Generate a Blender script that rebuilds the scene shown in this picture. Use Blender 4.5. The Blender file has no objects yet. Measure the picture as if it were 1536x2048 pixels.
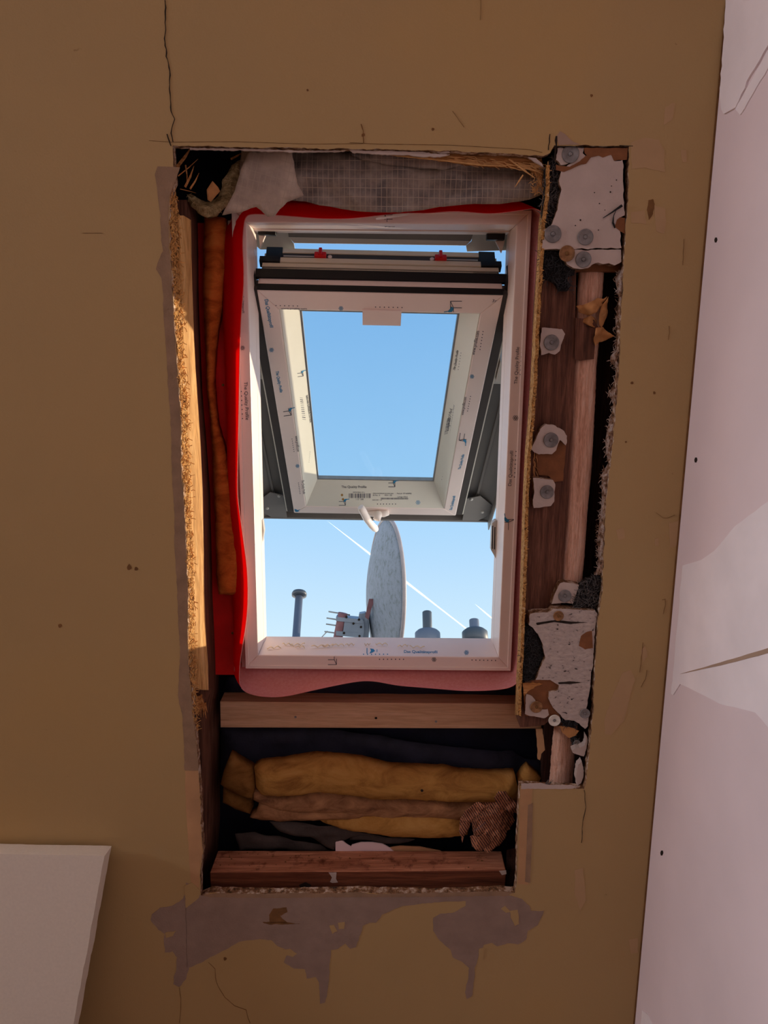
import bpy, math, random
from mathutils import Vector, Matrix, noise
from mathutils.geometry import tessellate_polygon, delaunay_2d_cdt
R_ = math.radians
PI = math.pi
scene = bpy.context.scene
COL = scene.collection
random.seed(7)

# ---------------------------------------------------------------- camera and roof frame
# roof frame: u to the right, v up the slope, w out through the roof; the inner face of the sloped wall is w = 0
SLOPE, TILT, ROLL, DIST, FPX = R_(46), R_(12), R_(0.5), 1.6, 1540.0
U = Vector((1, 0, 0))
V = Vector((0, -math.cos(SLOPE), math.sin(SLOPE)))
W = Vector((0, math.sin(SLOPE), math.cos(SLOPE)))
FWD = math.cos(TILT) * W - math.sin(TILT) * V
VP = math.cos(TILT) * V + math.sin(TILT) * W
CR = math.cos(ROLL) * U + math.sin(ROLL) * VP
CU = math.cos(ROLL) * VP - math.sin(ROLL) * U
ORG = DIST * FWD + Vector((0, 0, 1.45))
CAM = ORG - DIST * FWD

cd = bpy.data.cameras.new('camera')
cam = bpy.data.objects.new('camera', cd)
COL.objects.link(cam)
cam.matrix_world = Matrix(((CR.x, CU.x, -FWD.x, CAM.x), (CR.y, CU.y, -FWD.y, CAM.y), (CR.z, CU.z, -FWD.z, CAM.z), (0, 0, 0, 1)))
cd.sensor_fit = 'VERTICAL'
cd.sensor_height = 36
cd.lens = FPX / 2048 * 36
cd.clip_start = 0.02
cd.clip_end = 20000
scene.camera = cam

scene.view_settings.view_transform = 'Standard'
scene.view_settings.look = 'None'
scene.view_settings.gamma = 1
scene.view_settings.use_curve_mapping = False
scene.view_settings.exposure = 0.0
scene.cycles.use_denoising = True
scene.cycles.max_bounces = 10
scene.cycles.diffuse_bounces = 6
scene.cycles.transparent_max_bounces = 12
scene.cycles.caustics_reflective = False
scene.cycles.caustics_refractive = False
scene.cycles.sample_clamp_indirect = 6


def srgb(c):
    if isinstance(c, str):
        c = [int(c[i:i + 2], 16) for i in (0, 2, 4)]
    return tuple(((x / 255) / 12.92 if x / 255 <= .04045 else (((x / 255) + .055) / 1.055) ** 2.4) for x in c[:3])


# sky
wd = bpy.data.worlds.new('sky')
scene.world = wd
wd.use_nodes = True
nt = wd.node_tree
nt.nodes.clear()
out = nt.nodes.new('ShaderNodeOutputWorld')
bg = nt.nodes.new('ShaderNodeBackground')
tc = nt.nodes.new('ShaderNodeTexCoord')
sep = nt.nodes.new('ShaderNodeSeparateXYZ')
rp = nt.nodes.new('ShaderNodeValToRGB')
nt.links.new(tc.outputs['Generated'], sep.inputs[0])
nt.links.new(sep.outputs['Z'], rp.inputs[0])
el = rp.color_ramp.elements
el[0].position = 0.0
el[0].color = (4.0, 3.9, 3.8, 1)
el[1].position = 0.95
el[1].color = (*srgb((96, 152, 222)), 1)
for p, c in ((0.28, (240, 250, 255)), (0.37, (212, 240, 255)), (0.47, (186, 224, 255)), (0.56, (162, 212, 252)), (0.72, (140, 194, 244))):
    e = el.new(p)
    e.color = (*srgb(c), 1)
bg.inputs['Strength'].default_value = 1.0
nt.links.new(rp.outputs[0], bg.inputs[0])
nt.links.new(bg.outputs[0], out.inputs[0])

# sun, high on the right outside the roof
SUN_UVW = Vector((0.90, -0.11, 0.42))
sun_dir = (SUN_UVW.x * U + SUN_UVW.y * V + SUN_UVW.z * W).normalized()
sd = bpy.data.lights.new('sun', 'SUN')
sd.energy = 5.2
sd.color = (1.0, 0.82, 0.60)
sd.angle = R_(0.6)
so = bpy.data.objects.new('sun', sd)
COL.objects.link(so)
so.rotation_euler = sun_dir.to_track_quat('Z', 'Y').to_euler()


def L0(u, v, w):
    return ORG + u * U + v * V + w * W


# the daylight of the room's other window, behind the camera on the left
def area(name, loc, target, sx, sy, power, color, spread=PI):
    d = bpy.data.lights.new(name, 'AREA')
    d.shape = 'RECTANGLE'
    d.size, d.size_y = sx, sy
    d.energy = power
    d.color = color
    d.spread = spread
    o = bpy.data.objects.new(name, d)
    COL.objects.link(o)
    o.location = loc
    o.rotation_euler = (Vector(loc) - Vector(target)).to_track_quat('Z', 'Y').to_euler()


area('daylight_left', (-6.1, -0.5, 2.75), (0.6, 1.15, 1.9), .7, .7, 84.0, (0.97, 0.95, 1.06))
area('skylight_left', tuple(L0(-2.3, .1, -.012)), tuple(L0(-2.3, .1, -1)), 1.2, .8, 55.0, (0.98, 0.97, 1.0))


# ---------------------------------------------------------------- coordinates
def L(u, v, w=0.0):
    return ORG + u * U + v * V + w * W


def ray(x, y):
    return ((x - 768) * CR + (1024 - y) * CU) / FPX + FWD


def P(x, y, w=0.0):          # the point of the photograph seen at x, y on the plane at depth w of the roof frame
    d = ray(x, y)
    t = (w + DIST * math.cos(TILT)) / d.dot(W)
    return CAM + t * d


def PZ(x, y, z):
    return CAM + z * ray(x, y)


def hit(x, y, q, n):
    d = ray(x, y)
    return CAM + d * ((q - CAM).dot(n) / d.dot(n))


def uv(x, y, w=0.0):
    p = P(x, y, w) - ORG
    return (p.dot(U), p.dot(V))


# ---------------------------------------------------------------- mesh building
class MB:
    def __init__(s):
        s.v, s.f, s.m, s.sm = [], [], [], []

    def add(s, verts, faces, mi=0, smooth=False):
        b = len(s.v)
        s.v += [Vector(p) for p in verts]
        for f in faces:
            s.f.append([i + b for i in f])
            s.m.append(mi)
            s.sm.append(smooth)
        return s

    def hexa(s, c, mi=0):     # eight corners: 4 of one side then 4 of the other
        return s.add(c, [(0, 1, 2, 3), (7, 6, 5, 4), (0, 4, 5, 1), (1, 5, 6, 2), (2, 6, 7, 3), (3, 7, 4, 0)], mi)

    def box(s, a, b, fr=L, mi=0):
        (x0, y0, z0), (x1, y1, z1) = a, b
        return s.hexa([fr(x0, y0, z0), fr(x1, y0, z0), fr(x1, y1, z0), fr(x0, y1, z0),
                       fr(x0, y0, z1), fr(x1, y0, z1), fr(x1, y1, z1), fr(x0, y1, z1)], mi)

    def tube(s, pts, r, n=8, mi=0, smooth=True, flat=1.0):
        pts = [Vector(p) for p in pts]
        rs = r if isinstance(r, (list, tuple)) else [r] * len(pts)
        rings = []
        prev = None
        for i, p in enumerate(pts):
            d = (pts[min(i + 1, len(pts) - 1)] - pts[max(i - 1, 0)]).normalized()
            if prev is None:
                a = d.orthogonal().normalized()
            else:
                a = (prev - d * prev.dot(d)).normalized()
            prev = a
            b = d.cross(a)
            rings.append([p + (a * math.cos(2 * PI * k / n) + b * math.sin(2 * PI * k / n) * flat) * rs[i] for k in range(n)])
        vs = [q for rg in rings for q in rg]
        fs = []
        for i in range(len(rings) - 1):
            for k in range(n):
                fs.append((i * n + k, i * n + (k + 1) % n, (i + 1) * n + (k + 1) % n, (i + 1) * n + k))
        s.add(vs, fs, mi, smooth)
        s.add(rings[0], [tuple(range(n))[::-1]], mi)
        s.add(rings[-1], [tuple(range(n))], mi)
        return s

    def lathe(s, base, axis, prof, n=24, mi=0):   # prof: (radius, height) along the axis
        axis = Vector(axis).normalized()
        a = axis.orthogonal().normalized()
        b = axis.cross(a)
        vs = []
        for r, h in prof:
            for k in range(n):
                t = 2 * PI * k / n
                vs.append(base + axis * h + (a * math.cos(t) + b * math.sin(t)) * r)
        fs = [(i * n + k, i * n + (k + 1) % n, (i + 1) * n + (k + 1) % n, (i + 1) * n + k) for i in range(len(prof) - 1) for k in range(n)]
        s.add(vs, fs, mi, True)
        return s

    def prism(s, front, back, mi=0, mside=None):   # two point loops of equal length
        n = len(front)
        tr = tessellate_polygon([front])
        s.add(front, [tuple(t) for t in tr], mi)
        s.add(back, [tuple(t)[::-1] for t in tr], mi)
        s.add(list(front) + list(back), [(i, (i + 1) % n, n + (i + 1) % n, n + i) for i in range(n)], mi if mside is None else mside)
        return s

    def build(s, name, mats, parent=None, bevel=0, seg=2):
        if not isinstance(mats, (list, tuple)):
            mats = [mats]
        lo = Vector((min(p.x for p in s.v), min(p.y for p in s.v), min(p.z for p in s.v)))
        hi = Vector((max(p.x for p in s.v), max(p.y for p in s.v), max(p.z for p in s.v)))
        c = Vector(((lo.x + hi.x) / 2, (lo.y + hi.y) / 2, lo.z))
        me = bpy.data.meshes.new(name)
        me.from_pydata([p - c for p in s.v], [], s.f)
        for m in mats:
            me.materials.append(m)
        for i, pl in enumerate(me.polygons):
            pl.material_index = s.m[i]
            pl.use_smooth = s.sm[i]
        me.update()
        import bmesh
        bm = bmesh.new()
        bm.from_mesh(me)
        bmesh.ops.remove_doubles(bm, verts=bm.verts, dist=1e-6)
        bmesh.ops.recalc_face_normals(bm, faces=bm.faces)
        bm.to_mesh(me)
        bm.free()
        o = bpy.data.objects.new(name, me)
        COL.objects.link(o)
        if parent is not None:
            o.parent = parent
            o.location = c - wloc(parent)
        else:
            o.location = c
        if bevel:
            b = o.modifiers.new('bevel', 'BEVEL')
            b.width = bevel
            b.segments = seg
            b.limit_method = 'ANGLE'
            b.angle_limit = R_(40)
        return o


def wloc(o):
    p = Vector((0, 0, 0))
    while o is not None:
        p += o.location
        o = o.parent
    return p


def empty(name, loc):
    o = bpy.data.objects.new(name, None)
    o.empty_display_size = .05
    COL.objects.link(o)
    o.location = loc
    return o


def tag(o, label=None, cat=None, group=None, kind=None):
    if label:
        o['label'] = label
    if cat:
        o['category'] = cat
    if group:
        o['group'] = group
    if kind:
        o['kind'] = kind
    return o


def nz(p, f=1.0, s=0):
    return noise.noise(Vector((p[0] * f + s * 7.3, p[1] * f - s * 3.1, (p[2] if len(p) > 2 else 0) * f + s * 1.7)))


def rough(poly, step=.01, amp=.002, seed=0, closed=True):   # 2-D outline in metres, subdivided and jittered
    o = []
    n = len(poly)
    for i in range(n if closed else n - 1):
        a, b = Vector(poly[i]), Vector(poly[(i + 1) % n])
        d = b - a
        k = max(1, int(d.length / step))
        nn = Vector((-d.y, d.x)).normalized() if d.length > 0 else Vector((0, 0))
        for j in range(k):
            q = a + d * (j / k)
            h = nz((q.x, q.y), 1 / (step * 3), seed) * amp + nz((q.x, q.y), 1 / step * 1.3, seed + 5) * amp * .6
            o.append(q + nn * h)
    if not closed:
        o.append(Vector(poly[-1]))
    return o


def inside(p, poly):
    x, y = p
    c = False
    n = len(poly)
    j = n - 1
    for i in range(n):
        xi, yi = poly[i]
        xj, yj = poly[j]
        if (yi > y) != (yj > y) and x < (xj - xi) * (y - yi) / (yj - yi) + xi:
            c = not c
        j = i
    return c


def slab(name, px, w0, w1, mats, parent=None, amp=0.0, step=.01, seed=0, fr=L, at=None, bevel=0, inset=0.0):
    pts = [uv(x, y, w0 if at is None else at) for x, y in px]
    if amp:
        pts = rough(pts, step, amp, seed)
    cx = sum(p[0] for p in pts) / len(pts)
    cy = sum(p[1] for p in pts) / len(pts)
    m = MB()
    fp = [fr(p[0], p[1], w0) for p in pts]
    bp = [fr(p[0] + (cx - p[0]) * inset, p[1] + (cy - p[1]) * inset, w1) for p in pts]
    m.prism(fp, bp, 0, 1 if isinstance(mats, (list, tuple)) and len(mats) > 1 else 0)
    return m.build(name, mats, parent, bevel)


def sheet_mb(px, w, h, disp, thick=.004, amp=.001, step=.01, seed=0, smooth=True, proj=None):
    """a sheet or cushion traced at depth w: triangulated, front displaced by disp(u, v, edge distance) towards the room"""
    pts = [uv(x, y, w) for x, y in px]
    pts = [tuple(p) for p in rough(pts, step, amp, seed)]
    n = len(pts)
    xs = [p[0] for p in pts]
    ys = [p[1] for p in pts]
    grid = []
    j = 0
    y = min(ys)
    while y < max(ys):
        x = min(xs) + (j % 2) * h / 2
        while x < max(xs):
            q = (x + random.uniform(-.15, .15) * h, y + random.uniform(-.15, .15) * h)
            if inside(q, pts):
                d = edge_d(q, pts)
                if d > h * .45:
                    grid.append(q)
            x += h
        y += h
        j += 1
    vs = [Vector(p) for p in pts] + [Vector(p) for p in grid]
    r = delaunay_2d_cdt(vs, [(i, (i + 1) % n) for i in range(n)], [], 0, 1e-7)
    ov, of = r[0], r[2]
    fr, bk = [], []
    for p in ov:
        d = edge_d(p, pts)
        dw = disp(p.x, p.y, d)
        fr.append(L(p.x, p.y, w - dw))
        bk.append(L(p.x, p.y, w + thick - (dw if thick < .006 else 0)))
    fs = []
    for f in of:
        c = sum((ov[i] for i in f), Vector((0, 0))) / len(f)
        if inside(c, pts):
            fs.append(tuple(f))
    m = MB()
    N = len(fr)
    cnt = {}
    for f in fs:
        for i in range(len(f)):
            e = (f[i], f[(i + 1) % len(f)])
            cnt[tuple(sorted(e))] = cnt.get(tuple(sorted(e)), 0) + 1
    side = []
    for f in fs:
        for i in range(len(f)):
            e = (f[i], f[(i + 1) % len(f)])
            if cnt[tuple(sorted(e))] == 1:
                side.append((e[0], e[1], N + e[1], N + e[0]))
    m.add(fr + bk, fs + [tuple(i + N for i in f)[::-1] for f in fs] + side, 0, smooth)
    return m


def edge_d(p, pts):
    best = 9
    x, y = p[0], p[1]
    for i in range(len(pts)):
        ax, ay = pts[i][0], pts[i][1]
        bx, by = pts[(i + 1) % len(pts)][0], pts[(i + 1) % len(pts)][1]
        dx, dy = bx - ax, by - ay
        l2 = dx * dx + dy * dy
        t = 0 if l2 == 0 else max(0, min(1, ((x - ax) * dx + (y - ay) * dy) / l2))
        q = math.hypot(x - ax - t * dx, y - ay - t * dy)
        if q < best:
            best = q
    return best


def resample(pts, n):
    ds = [0]
    for i in range(1, len(pts)):
        ds.append(ds[-1] + (pts[i] - pts[i - 1]).length)
    o = []
    k = 0
    for i in range(n):
        t = ds[-1] * i / (n - 1)
        while k < len(ds) - 2 and ds[k + 1] < t:
            k += 1
        f = (t - ds[k]) / max(1e-9, ds[k + 1] - ds[k])
        o.append(pts[k].lerp(pts[k + 1], min(1, max(0, f))))
    return o


def line(px, w, n):            # traced line resampled evenly by image height
    pts = []
    y0, y1 = px[0][1], px[-1][1]
    for i in range(n):
        y = y0 + (y1 - y0) * i / (n - 1)
        for k in range(len(px) - 1):
            if (px[k][1] - y) * (px[k + 1][1] - y) <= 0:
                f = (y - px[k][1]) / ((px[k + 1][1] - px[k][1]) or 1)
                x = px[k][0] + (px[k + 1][0] - px[k][0]) * f
                break
        pts.append((x, y))
    return [P(x, y, w) for x, y in pts]


# ---------------------------------------------------------------- materials
def nodes(name):
    m = bpy.data.materials.new(name)
    m.use_nodes = True
    t = m.node_tree
    b = t.nodes['Principled BSDF']
    return m, t, b


def coords(t, scale=(1, 1, 1), roofframe=True):
    g = t.nodes.new('ShaderNodeNewGeometry')
    mp = t.nodes.new('ShaderNodeMapping')
    if roofframe:
        mp.inputs['Rotation'].default_value = (PI + SLOPE, 0, 0)
    t.links.new(g.outputs['Position'], mp.inputs[0])
    m2 = t.nodes.new('ShaderNodeMapping')
    m2.inputs['Scale'].default_value = scale
    t.links.new(mp.outputs[0], m2.inputs[0])
    return m2.outputs[0]


def noise_n(t, vec, scale, detail=4, rough_=.55, dist=0):
    n = t.nodes.new('ShaderNodeTexNoise')
    n.inputs['Scale'].default_value = scale
    n.inputs['Detail'].default_value = detail
    n.inputs['Roughness'].default_value = rough_
    n.inputs['Distortion'].default_value = dist
    t.links.new(vec, n.inputs['Vector'])
    return n.outputs['Fac']


def ramp(t, fac, stops):
    r = t.nodes.new('ShaderNodeValToRGB')
    e = r.color_ramp.elements
    e[0].position, e[0].color = stops[0][0], (*stops[0][1], 1)
    e[1].position, e[1].color = stops[-1][0], (*stops[-1][1], 1)
    for p, c in stops[1:-1]:
        k = e.new(p)
        k.color = (*c, 1)
    t.links.new(fac, r.inputs[0])
    return r.outputs[0]


def mix(t, fac, a, b, blend='MIX'):
    n = t.nodes.new('ShaderNodeMix')
    n.data_type = 'RGBA'
    n.blend_type = blend
    for sock, val in ((n.inputs['Factor'], fac), (n.inputs['A'], a), (n.inputs['B'], b)):
        pass
    sk = [i for i in n.inputs if i.type == 'RGBA']
    fs = [i for i in n.inputs if i.name == 'Factor' and i.type == 'VALUE'][0]
    for sock, val in ((fs, fac), (sk[0], a), (sk[1], b)):
        if hasattr(val, 'is_output'):
            t.links.new(val, sock)
        elif isinstance(val, (int, float)):
            sock.default_value = val
        else:
            sock.default_value = (*val, 1)
    return [o for o in n.outputs if o.type == 'RGBA'][0]


def bump(t, b, h, strength=.3, dist=.002):
    n = t.nodes.new('ShaderNodeBump')
    n.inputs['Strength'].default_value = strength
    n.inputs['Distance'].default_value = dist
    t.links.new(h, n.inputs['Height'])
    t.links.new(n.outputs[0], b.inputs['Normal'])


def plain(name, c, r=.6, var=.12, scale=20, metal=0, bs=.15, bd=.001, spec=.4):
    c = srgb(c)
    m, t, b = nodes(name)
    vec = coords(t)
    f = noise_n(t, vec, scale)
    t.links.new(ramp(t, f, [(.3, tuple(x * (1 - var) for x in c)), (.7, tuple(min(1, x * (1 + var)) for x in c))]), b.inputs['Base Color'])
    b.inputs['Roughness'].default_value = r
    b.inputs['Metallic'].default_value = metal
    b.inputs['Specular IOR Level'].default_value = spec
    if bs:
        bump(t, b, noise_n(t, vec, scale * 8), bs, bd)
    return m


def wood(name, c1, c2, c3, axis='u', scale=1.0, r=.75, bs=.5, spots=None, fac=.55):
    m, t, b = nodes(name)
    sc = {'u': (2, 30, 30), 'v': (30, 2, 30)}[axis]
    vec = coords(t, tuple(x * scale for x in sc))
    f = noise_n(t, vec, 3.0, 6, .6, .6)
    c = ramp(t, f, [(.28, srgb(c1)), (.5, srgb(c2)), (.72, srgb(c3))])
    f2 = noise_n(t, vec, 14, 3, .6)
    c = mix(t, fac, c, ramp(t, f2, [(.35, (.45, .42, .4)), (.6, (1, 1, 1))]), 'MULTIPLY')
    if spots:
        f3 = noise_n(t, coords(t), 22, 5, .65)
        c = mix(t, ramp(t, f3, [(.55, (0, 0, 0)), (.68, (1, 1, 1))]), c, srgb(spots))
    t.links.new(c, b.inputs['Base Color'])
    b.inputs['Roughness'].default_value = r
    b.inputs['Specular IOR Level'].default_value = .2
    bump(t, b, f2, bs, .002)
    return m


M = {}
# old cream-ochre paint on the sloped wall
m, t, b = nodes('ochre_paint')
vec = coords(t)
c = ramp(t, noise_n(t, vec, 1.6, 3), [(.3, srgb((175, 148, 102))), (.55, srgb((181, 152, 104))), (.75, srgb((187, 154, 99)))])
c = mix(t, ramp(t, noise_n(t, vec, 9, 6, .7), [(.62, (0, 0, 0)), (.85, (.35, .35, .35))]), c, srgb((170, 150, 120)))
c = mix(t, ramp(t, noise_n(t, vec, 55, 3, .6), [(.74, (0, 0, 0)), (.80, (.5, .5, .5))]), c, srgb((130, 96, 56)))
t.links.new(c, b.inputs['Base Color'])
b.inputs['Roughness'].default_value = .62
b.inputs['Specular IOR Level'].default_value = .25
h = mix(t, .35, noise_n(t, vec, 14, 4), noise_n(t, vec, 260, 2))
bump(t, b, h, .35, .0025)
M['paint'] = m
M['filler'] = plain('grey_filler', (172, 146, 126), .85, .10, 12, bs=.3)
M['filler_faint'] = plain('faint_filler', (184, 152, 112), .85, .05, 12, bs=.2)
M['undercoat'] = plain('tan_undercoat', (188, 146, 104), .85, .12, 14, bs=.3)
M['peel'] = plain('exposed_skim', (150, 128, 114), .9, .10, 26, bs=.4, bd=.002)
M['grey_plaster'] = plain('old_grey_plaster', (152, 124, 98), .9, .16, 26, bs=.5, bd=.002)
M['stain'] = plain('brown_stain', (120, 84, 46), .9, .25, 40)
M['crack'] = plain('crack', (40, 30, 22), .95, .2, 40, bs=0)
M['gypsum'] = plain('plasterboard', (236, 220, 223), .8, .05, 3, bs=.2, bd=.0006)
M['joint'] = plain('joint_filler', (248, 240, 243), .8, .05, 8, bs=.2)
m, t, b = nodes('board_core')
vec = coords(t)
c = ramp(t, noise_n(t, vec, 60, 5, .7), [(.35, srgb((60, 42, 28))), (.5, srgb((150, 110, 74))), (.62, srgb((214, 196, 176)))])
t.links.new(c, b.inputs['Base Color'])
b.inputs['Roughness'].default_value = .95
bump(t, b, noise_n(t, vec, 150, 4, .7), .9, .004)
M['core'] = m
m, t, b = nodes('wood_wool')
vec = coords(t)
c = ramp(t, noise_n(t, vec, 90, 5, .7, 1.5), [(.34, srgb((70, 44, 20))), (.48, srgb((190, 136, 72))), (.6, srgb((228, 182, 112))), (.7, srgb((226, 214, 200)))])
t.links.new(c, b.inputs['Base Color'])
b.inputs['Roughness'].default_value = .95
bump(t, b, noise_n(t, vec, 220, 4, .7, 1), 1, .005)
M['woodwool'] = m
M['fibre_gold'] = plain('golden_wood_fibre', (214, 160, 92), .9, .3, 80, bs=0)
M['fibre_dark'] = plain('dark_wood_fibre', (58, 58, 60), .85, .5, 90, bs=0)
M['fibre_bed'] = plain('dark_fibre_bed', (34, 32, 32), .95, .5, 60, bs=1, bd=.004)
M['whiteplaster'] = plain('white_plaster', (196, 180, 170), .9, .08, 18, bs=.4, bd=.0015)
m, t, b = nodes('speckled_plaster')
vec = coords(t, (.6, 1, 1))
c = ramp(t, noise_n(t, vec, 130, 3, .6, .4), [(.32, srgb((52, 44, 40))), (.37, srgb((178, 164, 156))), (.7, srgb((200, 186, 176)))])
t.links.new(c, b.inputs['Base Color'])
b.inputs['Roughness'].default_value = .95
bump(t, b, noise_n(t, vec, 130, 3), .7, .003)
M['speckled'] = m
M['fringe'] = None
m, t, b = nodes('dirty_torn_edge')
vec = coords(t)
c = ramp(t, noise_n(t, vec, 70, 5, .7), [(.36, srgb((70, 48, 34))), (.46, srgb((150, 112, 84))), (.56, srgb((190, 172, 160)))])
t.links.new(c, b.inputs['Base Color'])
b.inputs['Roughness'].default_value = .95
bump(t, b, noise_n(t, vec, 180, 4, .7), .8, .004)
M['fringe'] = m
M['paperbrown'] = plain('brown_lining_paper', (132, 84, 50), .85, .2, 40, bs=.3)
M['rafter'] = wood('old_rafter_wood', (74, 48, 38), (112, 74, 58), (146, 102, 82), 'v', 1.0)
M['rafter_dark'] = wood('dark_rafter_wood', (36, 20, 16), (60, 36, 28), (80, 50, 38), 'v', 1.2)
M['plank'] = wood('pale_plank_wood', (176, 126, 72), (214, 166, 104), (236, 194, 134), 'v', 1.1, bs=.3)
M['lath'] = wood('rough_lath_wood', (200, 140, 112), (240, 190, 162), (252, 218, 196), 'v', 2.0, bs=.8, fac=.4)
M['beam'] = wood('old_beam_wood', (140, 84, 60), (196, 132, 100), (228, 164, 128), 'u', 1.0, spots=(110, 62, 44), fac=.4)
M['beam_face'] = wood('planed_shaded_beam_face', (84, 46, 30), (118, 68, 46), (146, 88, 60), 'u', .8, fac=.4)  # beam front: smooth brown wood, darkened further for the shade on it
M['newwood'] = wood('new_softwood', (196, 154, 118), (212, 172, 136), (222, 184, 150), 'u', .9, bs=.1, fac=.25)
M['splinter'] = wood('splintered_wood', (150, 90, 46), (204, 142, 82), (232, 180, 120), 'u', 1.6, bs=.8)
M['felt'] = plain('roofing_felt', (18, 22, 44), .7, .4, 14, bs=.4, bd=.003)
M['felt_fold'] = plain('loose_felt', (36, 38, 54), .75, .35, 18, bs=.4, bd=.003)
M['greycloth'] = plain('grey_cloth', (70, 62, 58), .9, .3, 24, bs=.6, bd=.002)
M['pvc'] = plain('white_plastic_frame', (242, 226, 218), .38, .03, 6, bs=.05, spec=.45)
M['pvc_side'] = plain('ribbed_plastic', (196, 168, 160), .5, .04, 6, bs=.05)  # white plastic again, coloured darker and pinkish for the red light on the flank
M['bead'] = plain('white_glazing_bead', (224, 220, 206), .4, .03, 6, bs=.05)
M['rubber'] = plain('black_rubber', (16, 16, 18), .5, .2, 20, bs=.05)
M['rubber_grey'] = plain('charcoal_seal', (62, 57, 54), .6, .1, 20, bs=.05)
M['clad'] = plain('grey_aluminium', (128, 123, 118), .45, .06, 5, metal=.1, bs=.05)
M['clad_light'] = plain('pale_aluminium', (196, 194, 186), .4, .05, 5, metal=.1, bs=.05)
M['beige'] = plain('beige_aluminium', (226, 216, 194), .4, .03, 5, metal=.0, bs=.04)
M['steel'] = plain('zinc_steel', (150, 148, 146), .4, .1, 40, metal=.7, bs=.1)
M['washer'] = plain('galvanised_washer', (132, 128, 126), .6, .28, 70, metal=.25, bs=.5)
M['washer_rust'] = plain('rusty_washer', (150, 108, 70), .8, .4, 90, metal=.1, bs=.5)
M['red'] = plain('red_plastic', (214, 26, 30), .35, .05, 20, bs=0)
M['white'] = plain('white_plastic', (236, 222, 212), .35, .03, 20, bs=0)
M['ink'] = plain('grey_print', (70, 72, 84), .7, .05, 20, bs=0)
M['inkblue'] = plain('blue_print', (44, 132, 176), .7, .05, 20, bs=0)
M['ochredot'] = plain('ochre_print', (160, 120, 60), .7, .05, 20, bs=0)
M['styro'] = plain('polystyrene_foam', (232, 222, 206), .85, .03, 160, bs=.5, bd=.0015)
M['flue'] = plain('grey_blue_flue', (74, 84, 102), .5, .1, 6, bs=.1)
M['flue_dark'] = plain('dark_flue_cap', (52, 60, 70), .5, .1, 6, bs=.1)
M['mast'] = plain('rusty_mast', (124, 84, 88), .7, .2, 20, bs=.2)
M['bracket'] = plain('grey_bracket', (140, 150, 164), .5, .1, 10, metal=.3, bs=.1)
M['dish_rim'] = plain('dish_rim', (142, 132, 132), .5, .08, 12, bs=.1)
m, t, b = nodes('mossy_dish')
vec = coords(t, (4, 4, 3), False)
g = noise_n(t, vec, 9, 6, .75)
c = ramp(t, g, [(.36, srgb((96, 104, 104))), (.48, srgb((122, 128, 138))), (.7, srgb((132, 138, 150)))])
t.links.new(c, b.inputs['Base Color'])
b.inputs['Roughness'].default_value = .75
M['dish'] = m
M['shaving'] = plain('wood_shaving', (244, 220, 184), .8, .15, 50, bs=0)
M['straw'] = plain('splinter_straw', (206, 158, 100), .8, .2, 50, bs=0)
M['floor'] = wood('floor_boards', (84, 64, 50), (108, 84, 64), (124, 98, 76), 'u', .5)
M['roofing'] = plain('grey_roofing', (168, 162, 154), .9, .15, 5, bs=.3)
M['tornpaper'] = plain('torn_kraft_paper', (186, 132, 80), .8, .2, 30, bs=.3)
# mineral wool
def wool(name, c1, c2, c3, s=26):
    m, t, b = nodes(name)
    vec = coords(t, (1, 2.2, 1))
    c = ramp(t, noise_n(t, vec, s, 7, .65, .8), [(.3, srgb(c1)), (.52, srgb(c2)), (.72, srgb(c3))])
    t.links.new(c, b.inputs['Base Color'])
    b.inputs['Roughness'].default_value = 1
    b.inputs['Specular IOR Level'].default_value = .05
    bump(t, b, noise_n(t, vec, 240, 5, .75), .8, .004)
    return m
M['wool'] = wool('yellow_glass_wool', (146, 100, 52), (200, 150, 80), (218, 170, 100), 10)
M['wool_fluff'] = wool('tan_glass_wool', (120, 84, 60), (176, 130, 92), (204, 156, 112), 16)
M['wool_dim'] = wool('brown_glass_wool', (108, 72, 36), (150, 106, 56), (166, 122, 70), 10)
M['wool_orange'] = wool('orange_glass_wool', (156, 66, 26), (214, 110, 48), (230, 140, 70), 14)
M['wool_pale'] = wool('pale_mineral_wool', (96, 80, 54), (180, 158, 114), (232, 216, 172), 40)
# two-faced collar membrane: red film outside, pink fleece inside, light shines through it
m, t, b = nodes('red_membrane')
t.nodes.remove(b)
o_ = t.nodes['Material Output']
vec = coords(t)
g = t.nodes.new('ShaderNodeNewGeometry')
fl = ramp(t, noise_n(t, vec, 160, 4, .7), [(.3, srgb((232, 150, 148))), (.7, srgb((246, 182, 178)))])
d1 = t.nodes.new('ShaderNodeBsdfDiffuse')
t.links.new(fl, d1.inputs[0])
tr = t.nodes.new('ShaderNodeBsdfTranslucent')
tr.inputs[0].default_value = (.95, .20, .18, 1)
mx = t.nodes.new('ShaderNodeMixShader')
mx.inputs[0].default_value = .42
t.links.new(d1.outputs[0], mx.inputs[1])
t.links.new(tr.outputs[0], mx.inputs[2])
d2 = t.nodes.new('ShaderNodeBsdfPrincipled')
d2.inputs['Base Color'].default_value = (.36, .012, .026, 1)
d2.inputs['Roughness'].default_value = .35
tr2 = t.nodes.new('ShaderNodeBsdfTranslucent')
tr2.inputs[0].default_value = (.95, .012, .008, 1)
mx2 = t.nodes.new('ShaderNodeMixShader')
mx2.inputs[0].default_value = .6
t.links.new(d2.outputs[0], mx2.inputs[1])
t.links.new(tr2.outputs[0], mx2.inputs[2])
M['membrane_in'], M['membrane_out'] = m, None
t.links.new(mx.outputs[0], o_.inputs[0])
m2 = bpy.data.materials.new('red_film')
m2.use_nodes = True
t = m2.node_tree
t.nodes.remove(t.nodes['Principled BSDF'])
d2 = t.nodes.new('ShaderNodeBsdfPrincipled')
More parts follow.
